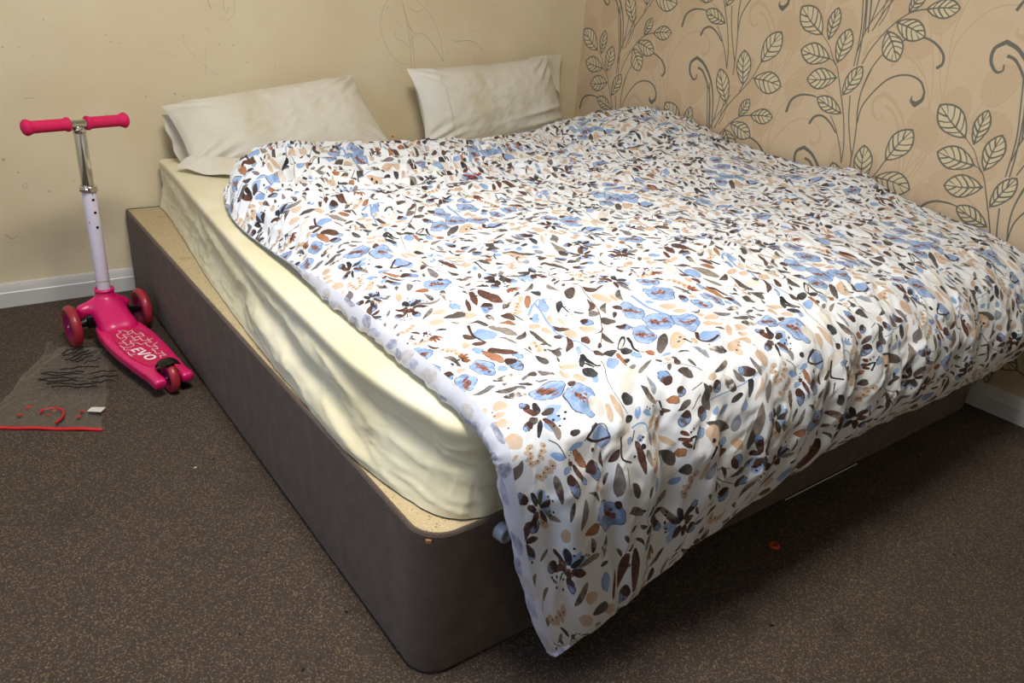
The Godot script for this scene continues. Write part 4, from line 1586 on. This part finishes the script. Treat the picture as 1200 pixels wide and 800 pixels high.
func duvet_relief(u: float, v: float) -> float:
	var h := 0.0
	# soft filling
	h += 0.010 * nz.get_noise_2d(u * 170.0, v * 170.0 + 900.0)
	# crumpled ridges across the head end, strongest at the left
	var back := (1.0 - smoothstep(0.35, 1.1, v)) * (0.45 + 0.55 * (1.0 - smoothstep(0.3, 1.2, u))) * smoothstep(0.0, 0.1, v)
	var w1 := nz.get_noise_2d(u * 160.0 + 70.0, v * 120.0)
	h += back * 0.0115 * sin(v * TAU / 0.075 + u * 5.0 + 5.0 * w1)
	h += back * 0.0042 * sin(v * TAU / 0.041 - u * 9.0 + 6.0 * w1)
	# wandering creases over the rest
	var w2 := nz.get_noise_2d(u * 260.0 + 300.0, v * 200.0)
	var cr := 1.0 - absf(nz.get_noise_2d(u * 330.0 + 40.0 * w2, v * 190.0 + u * 160.0)) * 2.2
	h += 0.009 * pow(clampf(cr, 0.0, 1.0), 1.6) * (0.6 + 0.4 * w2)
	var c2 := 1.0 - absf(nz.get_noise_2d(u * 360.0 + v * 200.0, v * 300.0 - u * 120.0 + 60.0 * w2)) * 3.0
	h += 0.0024 * pow(clampf(c2, 0.0, 1.0), 1.5)
	# folds running down the hanging front
	var fr := smoothstep(1.68, 1.98, v)
	var w3 := nz.get_noise_2d(u * 120.0, v * 60.0 + 500.0)
	h += fr * 0.0075 * sin(u * TAU / 0.135 + 4.5 * w3 + v * 2.0)
	h += fr * 0.004 * sin(u * TAU / 0.06 + 6.0 * w3)
	for g in [[0.285, 0.030, 0.020], [0.40, 0.022, 0.012], [0.80, 0.03, 0.016], [0.97, 0.02, 0.010], [1.32, 0.03, 0.012]]:
		h -= fr * g[2] * exp(-pow((u - g[0] - 0.04 * (v - 1.8)) / g[1], 2.0))
	# lumps along the papered wall
	for g in [[1.78, 1.23, 0.16, 0.035], [1.72, 0.98, 0.12, -0.02], [1.75, 1.10, 0.05, -0.012], [1.25, 0.75, 0.22, 0.014], [0.75, 1.35, 0.3, 0.010], [0.2, 0.30, 0.14, 0.012]]:
		h += g[3] * exp(-(pow(u - g[0], 2.0) + pow(v - g[1], 2.0)) / (g[2] * g[2]))
	return h


func build_duvet() -> void:
	var t := thing("duvet", "puffy white duvet printed with blue, tan and dark brown watercolour leaves", "duvet")
	var mt := mat(Color.WHITE, 0.88)
	mt.albedo_texture = duvet_texture()
	mt.uv1_scale = Vector3(1.0 / TILE.x, 1.0 / TILE.y, 1.0)
	mt.rim_enabled = true
	mt.rim = 0.15
	var rev := mat(Color.WHITE, 0.9)
	rev.albedo_texture = reverse_texture()
	rev.uv1_scale = Vector3(5.0, 1.9, 1.0)
	# row lengths in metres
	var nr := NET.size()
	var vr := [0.0]
	for b in nr - 1:
		var s := 0.0
		for a in range(2, 5):
			s += (NET[b + 1][a] as Vector3).distance_to(NET[b][a]) / 3.0
		vr.append(vr[-1] + s)
	var nu := 340
	var nv := 400
	var A := PackedFloat32Array()
	var B := PackedFloat32Array()
	for i in nu:
		A.append(param_at(NET_U, NET_U[-1] * i / (nu - 1.0)))
	for j in nv:
		B.append(param_at(vr, vr[-1] * j / (nv - 1.0)))
	var v := PackedVector3Array()
	var uv := PackedVector2Array()
	v.resize(nu * nv)
	uv.resize(nu * nv)
	for i in nu:
		var colm := []
		for b in nr:
			colm.append(catmull(NET[b], A[i]))
		for j in nv:
			v[j * nu + i] = catmull(colm, B[j])
			uv[j * nu + i] = Vector2(NET_U[-1] * i / (nu - 1.0), vr[-1] * j / (nv - 1.0)) - TILE_AT
	# displace along the normal, easing off at the borders
	var base := v.duplicate()
	var nrm := PackedVector3Array()
	nrm.resize(nu * nv)
	for j in nv:
		for i in nu:
			var du := base[j * nu + mini(i + 1, nu - 1)] - base[j * nu + maxi(i - 1, 0)]
			var dv := base[mini(j + 1, nv - 1) * nu + i] - base[maxi(j - 1, 0) * nu + i]
			var n := dv.cross(du).normalized()
			nrm[j * nu + i] = n
			var uu: float = uv[j * nu + i].x + TILE_AT.x
			var vv: float = uv[j * nu + i].y + TILE_AT.y
			var ease := smoothstep(-0.02, 0.05, uu) * (0.12 + 0.88 * smoothstep(0.02, 0.22, vr[-1] - vv)) * (0.3 + 0.7 * smoothstep(0.0, 0.08, vv))
			var p := base[j * nu + i] + n * duvet_relief(uu, vv) * ease
			p.x = minf(p.x, -0.006)
			p.y = maxf(p.y, MAT_TOP + 0.004) if p.z < 2.0 else maxf(p.y, 0.012)
			v[j * nu + i] = p
	obj("printed_cover", grid_mesh(v, uv, nu, nv, false), mt, t)
	# the reverse: a soft border strip along the left edge, then the underside
	var bv := PackedVector3Array()
	var buv := PackedVector2Array()
	var bp := [Vector2(0, 0), Vector2(0.010, -0.004), Vector2(0.019, -0.013), Vector2(0.022, -0.023), Vector2(0.017, -0.033), Vector2(0.004, -0.040), Vector2(-0.04, -0.043)]
	for j in nv:
		var e := v[j * nu]
		var out := (v[j * nu] - v[j * nu + 6]).normalized()
		var n := nrm[j * nu + 2]
		var vv := vr[-1] * j / (nv - 1.0) as float
		var w := 0.12 + 0.88 * smoothstep(0.85, 1.15, vv)
		w *= 1.0 + 0.25 * nz.get_noise_2d(vv * 900.0, 3.0)
		if vv > 2.0:
			w *= 1.0 - 0.7 * smoothstep(2.02, 2.15, vv)
		for k in bp.size():
			var q: Vector2 = bp[k] * w
			var p := e + out * q.x + n * q.y
			if p.z < 2.0:
				p.y = maxf(p.y, MAT_TOP + 0.002)
			p.y = maxf(p.y, 0.006)
			bv.append(p)
			buv.append(Vector2(k * 0.008, vv))
	var band := grid_mesh(bv, buv, bp.size(), nv, true)
	var st := 4
	var lu := (nu - 1) / st + 1
	var lv := (nv - 1) / st + 1
	var uvv := PackedVector2Array()
	var uvu := PackedVector3Array()
	for j in lv:
		for i in lu:
			var jj := mini(j * st, nv - 1)
			var ii := mini(i * st, nu - 1)
			var k := jj * nu + ii
			var d := minf(minf(ii * 0.0055, (nu - 1 - ii) * 0.0055), minf(jj * 0.0055, (nv - 1 - jj) * 0.0055))
			var p := base[k] - nrm[k] * (0.004 + 0.034 * smoothstep(0.0, 0.07, d))
			if p.z < 2.0:
				p.y = maxf(p.y, MAT_TOP + 0.003)
			p.y = maxf(p.y, 0.008)
			uvu.append(p)
			uvv.append(uv[k])
	obj("reverse_side", joined([band, grid_mesh(uvu, uvv, lu, lv, true)]), rev, t).set_meta("label", "pale grey reverse of the cover")


func param_at(tab: Array, x: float) -> float:
	for k in tab.size() - 1:
		if x <= tab[k + 1]:
			return k + (x - tab[k]) / (tab[k + 1] - tab[k])
	return tab.size() - 1.0


# ---------------------------------------------------------------- scooter
func build_scooter() -> void:
	# origin on the carpet under the steering column, +z runs back along the deck
	var t := thing("kick_scooter", "pink three-wheeled child's kick scooter beside the bed base", "scooter", Vector3(-2.106, 0, 0.375), 0.145)
	var steer := 0.155
	# deck: loft of rounded sections
	var v := PackedVector3Array()
	var uv := PackedVector2Array()
	var sec := [[0.02, 0.034, 0.060], [0.05, 0.054, 0.062], [0.10, 0.064, 0.062], [0.17, 0.068, 0.060], [0.25, 0.066, 0.058], [0.32, 0.061, 0.057], [0.38, 0.056, 0.057], [0.41, 0.053, 0.057]]
	var nseg := 40
	var fine := 36
	for j in fine + 1:
		var s: Vector3 = catmull(sec.map(func(e): return Vector3(e[0], e[1], e[2])), j / float(fine) * (sec.size() - 1))
		for i in nseg + 1:
			var a := TAU * i / nseg
			var cx := signf(cos(a)) * pow(absf(cos(a)), 0.35) * s.y
			var cy := s.z - 0.015 + signf(sin(a)) * pow(absf(sin(a)), 0.35) * 0.015
			v.append(Vector3(cx, cy, s.x))
			uv.append(Vector2(i, j))
	var deck_loft := grid_mesh(v, uv, nseg + 1, fine + 1, false)
	# two prongs that hold the back wheel
	var prongs := []
	for s in [-1.0, 1.0]:
		var pf := func(p: Vector3) -> float:
			var c := Vector3(s * 0.0355, 0.042, 0.428)
			var half := Vector3(0.0165, 0.0155, 0.046 - 0.25 * absf(p.y - 0.046))
			var q := (p - c).abs() - half + Vector3.ONE * 0.009
			return Vector3(maxf(q.x, 0.0), maxf(q.y, 0.0), maxf(q.z, 0.0)).length() + minf(maxf(q.x, maxf(q.y, q.z)), 0.0) - 0.009
		prongs.append(field_mesh(pf, Vector3(s * 0.0355 - 0.024, 0.016, 0.37), Vector3(s * 0.0355 + 0.024, 0.068, 0.486), 0.0035))
	var bridge := box_mesh(Vector3(-0.046, 0.030, 0.39), Vector3(0.046, 0.056, 0.405), 0.006)
	var deck := obj("deck", joined([deck_loft, bridge] + prongs), M.pink, t)
	# raised red tread with white line print
	var tread := PackedVector3Array()
	var tuv := PackedVector2Array()
	for j in 30:
		var z := lerpf(0.105, 0.385, j / 29.0)
		var hw := 0.050 * pow(sin(PI * clampf((j + 1.5) / 32.0, 0.0, 1.0)), 0.3)
		for i in 9:
			tread.append(Vector3(lerpf(-hw, hw, i / 8.0), deck_y(z) + 0.0008, z))
			tuv.append(Vector2(i, j))
	obj("tread", grid_mesh(tread, tuv, 9, 30, false), M.deck_red, deck)
	var lines := []
	# interlocking stepped lines
	var pt := func(i: int, j: int) -> Vector2: return Vector2(-0.045 + i * 0.015 + 0.003 * (j % 2), 0.118 + j * 0.0165 + (0.008 if i % 2 == 1 else 0.0))
	for j in 15:
		for i in 7:
			var a: Vector2 = pt.call(i, j)
			var ends := []
			if i < 6 and (i + j) % 3 != 0:
				ends.append(pt.call(i + 1, j))
			if j < 14 and (i + 2 * j) % 3 != 1:
				ends.append(pt.call(i, j + 1))
			for b in ends:
				var hw := 0.047 * pow(sin(PI * clampf((a.y - 0.10) / 0.285, 0.02, 0.98)), 0.4)
				if absf(a.x) > hw or absf(b.x) > hw or b.y > 0.36:
					continue
				var mid: Vector2 = (a + b) * 0.5 - Vector2(-0.012, 0.30)
				if absf(mid.y) < 0.054 and absf(mid.x) < 0.023:
					continue
				lines.append(flat_line(a, b, 0.0024))
	obj("tread_print", joined(lines), M.print_white, deck)
	# lettering reads across the deck when seen from the handlebar's left
	var tm := TextMesh.new()
	tm.text = "EVO"
	tm.font_size = 32
	tm.pixel_size = 0.00095
	tm.depth = 0.0004
	var fnt := SystemFont.new()
	fnt.font_names = PackedStringArray(["Droid Sans"])
	fnt.font_weight = 800
	fnt.font_italic = true
	tm.font = fnt
	var lt := obj("lettering", tm, mat(Color(0.95, 0.92, 0.94), 0.45), deck)
	lt.position = Vector3(-0.012, deck_y(0.30) + 0.0016, 0.30)
	lt.rotation = Vector3(-PI / 2, 0, 0)
	lt.rotate_y(-1.42)
	lt.scale = Vector3(1.75, 1.35, 1.0)
	# moulded front housing
	var hs := func(p: Vector3) -> float:
		var d := cone(p, Vector3(-0.020, 0.054, 0.086), Vector3(-0.010, 0.085, 0.014), 0.034, 0.038)
		d = smin(d, cone(p, Vector3(0.020, 0.054, 0.086), Vector3(0.010, 0.085, 0.014), 0.034, 0.038), 0.02)
		d = smin(d, cone(p, Vector3(0, 0.085, 0.004), Vector3(0, 0.130, -0.002), 0.044, 0.024), 0.02)
		d = smin(d, cone(p, Vector3(-0.025, 0.106, -0.004), Vector3(-0.066, 0.097, -0.002), 0.022, 0.017), 0.014)
		d = smin(d, cone(p, Vector3(-0.066, 0.097, -0.002), Vector3(-0.072, 0.080, -0.002), 0.016, 0.012), 0.008)
		d = smin(d, cone(p, Vector3(0.025, 0.106, -0.004), Vector3(0.050, 0.098, -0.008), 0.022, 0.017), 0.014)
		d = smin(d, cone(p, Vector3(0, 0.125, -0.002), Vector3(0, 0.147, -0.002), 0.025, 0.0245), 0.008)
		return maxf(d, maxf(p.y - 0.150, 0.032 - p.y))
	var house := obj("front_housing", field_mesh(hs, Vector3(-0.11, 0.02, -0.075), Vector3(0.11, 0.16, 0.16), 0.0045), M.pink, t)
	obj("collar_lip", lathe([Vector2(0.021, 0.146), Vector2(0.027, 0.146), Vector2(0.028, 0.150), Vector2(0.026, 0.155), Vector2(0.021, 0.155)], 28, Vector3.UP, Vector3(0, 0, -0.002)), M.pink, house)
	# black axle carrier
	var turn := Basis(Vector3.UP, steer)
	var carrier := []
	for s in [-1.0, 1.0]:
		carrier.append(tube(PackedVector3Array([turn * Vector3(s * 0.02, 0.070, 0), turn * Vector3(s * 0.055, 0.068, 0), turn * Vector3(s * 0.078, 0.063, 0), turn * Vector3(s * 0.10, 0.062, 0)]), [0.02, 0.019, 0.012, 0.008], 14))
		for k in 3:
			carrier.append(tube(PackedVector3Array([turn * Vector3(s * (0.046 + k * 0.010), 0.05, 0.016), turn * Vector3(s * (0.046 + k * 0.010), 0.082, 0.016)]), [0.0045, 0.0045], 8))
	obj("axle_carrier", joined(carrier), M.black, t)
	for s in [-1.0, 1.0]:
		wheel(t, turn * Vector3(s * 0.106, 0.062, 0), Basis(Vector3.UP, -0.03) * Vector3(s, 0, 0), 0.062, 0.0135)
	wheel(t, Vector3(0.0, 0.043, 0.443), Vector3(1, 0, 0), 0.043, 0.0125)
	# brake over the back wheel
	v = PackedVector3Array()
	uv = PackedVector2Array()
	for j in 14:
		var a := lerpf(2.75, 1.15, j / 13.0)
		for i in 9:
			var x := lerpf(-0.024, 0.024, i / 8.0)
			var r := 0.053 - 0.010 * pow(absf(x) / 0.024, 3.0)
			v.append(Vector3(x, 0.043 + sin(a) * r, 0.443 + cos(a) * r))
			uv.append(Vector2(i, j))
	var top_skin := grid_mesh(v, uv, 9, 14, true)
	var low := PackedVector3Array()
	for p in v:
		low.append(p + (Vector3(p.x, 0.043, 0.443) - p).normalized() * 0.004)
	obj("rear_brake", joined([top_skin, grid_mesh(low, uv, 9, 14, false)]), M.black, t)
	# steering column
	var lean := Vector3(-0.004, 1.0, 0.012).normalized()
	var foot := Vector3(0, 0.14, -0.002)
	var at := func(y: float) -> Vector3: return foot + lean * (y - 0.14)
	var pole := obj("white_pole", tube(PackedVector3Array([at.call(0.14), at.call(0.30), at.call(0.452)]), [0.0185, 0.0185, 0.0185], 28), M.pole_white, t)
	for y in [0.425, 0.388, 0.345]:
		obj("button_hole", hole_disc(at.call(y), 0.0185, steer, 0.0042), M.black, pole)
	obj("slot", joined([flat_patch(at.call(0.437), at.call(0.450), 0.0188, steer, 0.0016)]), M.black, pole)
	obj("tape_ring", lathe([Vector2(0.0186, 0.0), Vector2(0.0193, 0.001), Vector2(0.0193, 0.005), Vector2(0.0186, 0.006)], 28, lean, at.call(0.178)), mat(Color(0.72, 0.70, 0.68), 0.6), pole)
	for e in [[0.398, 1.35, 0.0030], [0.36, -1.05, 0.0022]]:
		obj("red_mark", hole_disc(at.call(e[0]), 0.0185, steer + e[1], e[2]), M.red, pole)
	var clamp_ := obj("clamp", joined([lathe([Vector2(0.0165, 0.0), Vector2(0.022, 0.0), Vector2(0.023, 0.002), Vector2(0.023, 0.014), Vector2(0.022, 0.016), Vector2(0.0165, 0.016)], 28, lean, at.call(0.447))]), M.chrome, t)
	obj("clamp_bolt", tube(PackedVector3Array([at.call(0.456) + turn * Vector3(-0.030, 0, 0.012), at.call(0.456) + turn * Vector3(-0.012, 0, 0.022)]), [0.0045, 0.004], 10), M.chrome, clamp_)
	obj("chrome_pole", tube(PackedVector3Array([at.call(0.44), at.call(0.54), at.call(0.622)]), [0.0162, 0.0162, 0.0162], 28), M.chrome, t)
	var bar_c: Vector3 = at.call(0.632)
	var bdir := turn * Vector3(1, 0.0, 0)
	obj("handlebar", joined([tube(PackedVector3Array([bar_c - bdir * 0.135, bar_c, bar_c + bdir * 0.13]), [0.0115, 0.0115, 0.0115], 24), tube(PackedVector3Array([bar_c - Vector3(0, 0.024, 0), bar_c - Vector3(0, 0.014, 0), bar_c - Vector3(0, 0.006, 0)]), [0.0165, 0.0175, 0.013], 24)]), M.chrome, t)
	for s in [-1.0, 1.0]:
		var l := 0.119
		var start: Vector3 = bar_c + bdir * s * (0.024 if s < 0 else 0.020)
		var pr := []
		for k in 33:
			var f := k / 32.0
			var r := 0.0158 + 0.0055 * exp(-pow((f - 0.90) / 0.075, 2.0)) + 0.0038 * exp(-pow((f - 0.04) / 0.05, 2.0))
			if f > 0.96:
				r -= (f - 0.96) / 0.04 * 0.008
			if f > 0.2 and f < 0.78:
				r += 0.0006 * sin(f * 90.0)
			pr.append(Vector2(r, f * l))
		pr.push_front(Vector2(0.011, 0.0))
		pr.push_back(Vector2(0.004, l + 0.001))
		pr.push_back(Vector2(0.0, l + 0.001))
		obj("grip", lathe(pr, 28, bdir * s, start), M.grip, t)


func deck_y(z: float) -> float:
	return lerpf(0.0622, 0.0572, clampf((z - 0.1) / 0.22, 0.0, 1.0))


func flat_line(a: Vector2, b: Vector2, w: float) -> ArrayMesh:
	var d := (b - a).normalized()
	var n := Vector2(-d.y, d.x) * w * 0.5
	var v := PackedVector3Array()
	for q in [a - n, b - n, a + n, b + n]:
		v.append(Vector3(q.x, deck_y(q.y) + 0.0013, q.y))
	return grid_mesh(v, PackedVector2Array([Vector2.ZERO, Vector2.ZERO, Vector2.ZERO, Vector2.ZERO]), 2, 2, false)


# a small disc bent onto the pole, facing the given turn
func hole_disc(c: Vector3, r: float, turn: float, rad: float) -> ArrayMesh:
	var v := PackedVector3Array([c + Vector3(sin(turn), 0, cos(turn)) * (r + 0.0004)])
	var idx := PackedInt32Array()
	for k in 14:
		var a := TAU * k / 14.0
		var th := turn + cos(a) * rad / r
		v.append(c + Vector3(sin(th), 0, cos(th)) * (r + 0.0004) + Vector3(0, sin(a) * rad, 0))
		idx.append_array(PackedInt32Array([0, 1 + (k + 1) % 14, 1 + k]))
	return mesh_from(v, PackedVector2Array(), idx)


func flat_patch(a: Vector3, b: Vector3, r: float, turn: float, w: float) -> ArrayMesh:
	var v := PackedVector3Array()
	for p in [b, a]:
		for s in [-1.0, 1.0]:
			var th: float = turn + s * w * 0.5 / r
			v.append(p + Vector3(sin(th), 0, cos(th)) * (r + 0.0003))
	return grid_mesh(v, PackedVector2Array(), 2, 2, false)


func wheel(t: Node3D, at: Vector3, axis: Vector3, r: float, hw: float) -> void:
	var pr := []
	for k in 17:
		var a := -PI * 0.5 + PI * k / 16.0
		pr.append(Vector2(r - hw * 0.85 + cos(a) * hw * 0.85, sin(a) * hw))
	pr.push_front(Vector2(r * 0.60, -hw * 0.75))
	pr.push_back(Vector2(r * 0.60, hw * 0.75))
	var w := Node3D.new()
	w.name = "wheel"
	t.add_child(w, true)
	w.position = at
	obj("tyre", lathe(pr, 40, axis), M.tyre, w)
	obj("hub", lathe([Vector2(0.0, -hw * 0.55), Vector2(r * 0.2, -hw * 0.55), Vector2(r * 0.24, -hw * 0.35), Vector2(r * 0.52, -hw * 0.35), Vector2(r * 0.62, -hw * 0.8), Vector2(r * 0.66, -hw * 0.7), Vector2(r * 0.66, hw * 0.7), Vector2(r * 0.62, hw * 0.8), Vector2(r * 0.52, hw * 0.35), Vector2(r * 0.24, hw * 0.35), Vector2(r * 0.2, hw * 0.6), Vector2(0.0, hw * 0.6)], 32, axis), M.hub, w)
	obj("axle_nut", joined([lathe([Vector2(0.0, hw * 0.95), Vector2(0.0045, hw * 0.95), Vector2(0.005, hw * 0.5), Vector2(0.0, hw * 0.5)], 6, axis), lathe([Vector2(0.0, -hw * 0.5), Vector2(0.005, -hw * 0.5), Vector2(0.0045, -hw * 0.95), Vector2(0.0, -hw * 0.95)], 6, axis)]), M.chrome, w)


# ---------------------------------------------------------------- small things
func build_small_things() -> void:
	plastic_bag()
	# orange ring on the carpet in front of the bed
	var ring := thing("plastic_ring", "small orange plastic ring lying on the carpet at the foot of the bed", "ring", Vector3(-1.138, 0.0, 2.094), 0.3)
	var pr := []
	for k in 15:
		var a := TAU * k / 14.0
		pr.append(Vector2(0.0085 + cos(a) * 0.0034, 0.0042 + sin(a) * 0.0040))
	obj("band", lathe(pr, 30), mat(Color(0.80, 0.27, 0.06), 0.45), ring)
	obj("rim", lathe([Vector2(0.0056, 0.0075), Vector2(0.0062, 0.0088), Vector2(0.0072, 0.0085)], 30), mat(Color(0.80, 0.27, 0.06), 0.45), ring)
	# red hair tie on the duvet and red bead by the pillow
	var path := PackedVector3Array()
	var tie := thing("hair_tie", "tiny twisted red and dark hair tie lying on the duvet near the pillows", "hair tie", Vector3(-1.215, 0.556, 0.965), 0.6)
	for k in 25:
		var a := TAU * k / 24.0
		path.append(Vector3(sin(a) * 0.016 + 0.006 * cos(a * 2.0), 0.006 + 0.002 * sin(a * 3.0), sin(a * 2.0) * 0.020))
	obj("loop", tube(path, [0.0022], 8, false), mat(Color(0.62, 0.08, 0.06), 0.6), tie)
	var tail := PackedVector3Array([Vector3(0.014, 0.006, 0.012), Vector3(0.026, 0.007, 0.020), Vector3(0.034, 0.006, 0.012)])
	obj("tail", tube(tail, [0.0022], 8), mat(Color(0.62, 0.08, 0.06), 0.6), tie)
	var bead := obj("bead", lathe([Vector2(0, -0.0035), Vector2(0.003, -0.0025), Vector2(0.0042, 0), Vector2(0.003, 0.0028), Vector2(0, 0.0035)], 14), M.red)
	tag(bead, "tiny red bead on the sheet at the corner of the pillow", "bead")
	bead.position = Vector3(-1.085, 0.536, 0.255)
	# crumbs trodden into the carpet
	var crumb_mat := mat(Color(0.05, 0.04, 0.035), 0.9)
	var spots := [[250, 538, 3.0], [265, 554, 2.2], [313, 647, 3.0], [406, 717, 4.0], [355, 785, 3.2], [904, 733, 4.5], [858, 727, 2.4], [1002, 651, 2.6], [1097, 680, 2.4], [1118, 650, 3.4], [238, 538, 2.2], [281, 743, 3.0]]
	for s in spots:
		var p := floor_at(s[0], s[1])
		var m := field_blob(s[2] * 0.001)
		var o := obj("crumb", m, crumb_mat)
		tag(o, "dark crumb trodden into the brown carpet", "crumb", "dark crumbs on the carpet")
		o.position = p + Vector3(0, s[2] * 0.0004, 0)
		o.rotation.y = s[0]
	var pale := obj("paper_scrap", field_blob(0.003), mat(Color(0.85, 0.82, 0.76), 0.9))
	tag(pale, "tiny pale scrap on the carpet beside the bed base", "scrap")
	pale.position = floor_at(229, 548) + Vector3(0, 0.001, 0)


# where a line of sight of the photograph meets the carpet
func floor_at(px: float, py: float) -> Vector3:
	var cam := get_node("camera") as Camera3D
	var d := cam.basis * Vector3((px - 600.0) / 894.18, -(py - 400.0) / 894.18, -1.0)
	return cam.position + d * (-cam.position.y / d.y)


func field_blob(r: float) -> ArrayMesh:
	var v := PackedVector3Array()
	for j in 6:
		for i in 9:
			var a := TAU * (i % 8) / 8.0
			var b := PI * j / 5.0
			var k := r * (1.0 + 0.35 * sin(a * 2.0 + r * 9000.0) * sin(b))
			v.append(Vector3(cos(a) * sin(b) * k, cos(b) * r * 0.5, sin(a) * sin(b) * k * 0.7))
	return grid_mesh(v, PackedVector2Array(), 9, 6, true)


func plastic_bag() -> void:
	var t := thing("plastic_bag", "crumpled clear plastic bag with a red zip edge lying beside the scooter", "plastic bag")
	# corners on the carpet: head-left, head-right, zip-left, zip-right
	var c := [Vector3(-2.275, 0, 0.40), Vector3(-2.12, 0, 0.485), Vector3(-2.475, 0, 0.79), Vector3(-2.235, 0, 0.935)]
	var nu := 90
	var nv := 90
	var skins := []
	for layer in [1]:
		var v := PackedVector3Array()
		var uv := PackedVector2Array()
		for j in nv:
			for i in nu:
				var a := i / (nu - 1.0)
				var b := j / (nv - 1.0)
				var p: Vector3 = (c[0] as Vector3).lerp(c[1], a).lerp((c[2] as Vector3).lerp(c[3], a), b)
				var mid := pow(sin(PI * clampf(a, 0.0, 1.0)) * sin(PI * clampf(b * 0.92 + 0.04, 0.0, 1.0)), 0.6)
				var y := 0.004
				if layer == 1:
					y += 0.010 * mid
					var pleat := smoothstep(0.12, 0.25, b) * (1.0 - smoothstep(0.55, 0.7, b)) * smoothstep(0.12, 0.3, a)
					y += pleat * 0.0035 * (0.6 + sin(b * 120.0 + a * 14.0 + 4.0 * nz.get_noise_2d(a * 90.0, b * 90.0)))
					y += 0.010 * mid * absf(nz.get_noise_2d(a * 210.0, b * 170.0))
					y += 0.020 * exp(-(pow(a - 0.03, 2.0) + pow(b - 0.02, 2.0)) / 0.004)
					y += 0.014 * exp(-(pow(a - 0.78, 2.0) + pow(b - 0.5, 2.0)) / 0.010)
				p += Vector3(0.012 * nz.get_noise_2d(b * 130.0, 4.0), 0, 0.010 * nz.get_noise_2d(a * 130.0, 44.0)) * (2.0 * maxf(absf(a - 0.5), absf(b - 0.5) if b < 0.5 else 0.0))
				p.y = y
				v.append(p)
				uv.append(Vector2(a, b))
		skins.append(grid_mesh(v, uv, nu, nv, false))
	obj("clear_film", joined(skins), M.film, t)
	# red slider strip along the open edge, with its printed swirl and dots
	var e0: Vector3 = c[2] + Vector3(0, 0.004, 0.004)
	var e1: Vector3 = c[3] + Vector3(0, 0.004, 0.004)
	var path := PackedVector3Array()
	for k in 20:
		path.append(e0.lerp(e1, k / 19.0) + Vector3(0, 0.001 * sin(k * 0.9), 0))
	obj("zip_edge", tube(path, [0.0042], 8), M.red, t)
	var redp := mat(Color(0.66, 0.10, 0.12), 0.35)
	for px in [[34, 482, 4.2], [24, 491, 3.6], [97, 486, 3.4], [93, 493, 3.6], [65, 486, 3.0], [58, 491, 2.8]]:
		var p := floor_at(px[0], px[1])
		obj("red_dot", lathe([Vector2(0.0, 0.0135), Vector2(px[2] * 0.001 * 1.5, 0.0132), Vector2(px[2] * 0.001 * 1.6, 0.0125)], 16, Vector3.UP, Vector3(p.x, 0, p.z)), redp, t)
	# swirl
	var sw := []
	for q in [[49, 489], [50, 486], [57, 484], [66, 483], [73, 485], [76, 489], [74, 494], [70, 498], [66, 501]]:
		sw.append(floor_at(q[0], q[1]))
	var smooth_p := PackedVector3Array()
	for k in 41:
		var p: Vector3 = catmull(sw, k / 40.0 * (sw.size() - 1))
		smooth_p.append(Vector3(p.x, 0.0125, p.z))
	obj("red_swirl", tube(smooth_p, [0.0035], 6), redp, t)
	# paper tag
	var pts := []
	for q in [[103, 487], [108, 482], [125, 482], [119, 488]]:
		var p := floor_at(q[0], q[1])
		pts.append(Vector3(p.x, 0.013, p.z))
	var v2 := PackedVector3Array([pts[1], pts[2], pts[0], pts[3]])
	obj("paper_tag", grid_mesh(v2, PackedVector2Array(), 2, 2, false), mat(Color(0.80, 0.78, 0.74), 0.7), t)
	# thin dark wavy lines laid at the top of the film
	var st := mat(Color(0.04, 0.035, 0.035), 0.95)
	var strands := []
	for s in [[74, 422, 98, 413], [76, 426, 104, 414], [78, 431, 106, 418], [84, 432, 108, 421], [90, 433, 110, 424], [100, 434, 120, 428], [50, 446, 100, 444], [52, 448, 104, 447], [48, 452, 100, 451], [46, 455, 104, 455], [56, 458, 112, 459], [62, 462, 116, 462], [72, 441, 118, 437], [104, 446, 138, 442], [104, 452, 140, 448], [108, 457, 134, 454]]:
		var a := floor_at(s[0], s[1])
		var b := floor_at(s[2], s[3])
		var pp := PackedVector3Array()
		for k in 17:
			var f := k / 16.0
			var p := a.lerp(b, f)
			pp.append(Vector3(p.x, 0.023 + 0.002 * sin(f * 9.0 + s[0]), p.z + 0.0022 * sin(f * 21.0 + s[1])))
		strands.append(pp)
	for pp in strands:
		obj("dark_line", tube(pp, [0.0017], 6), st, t)
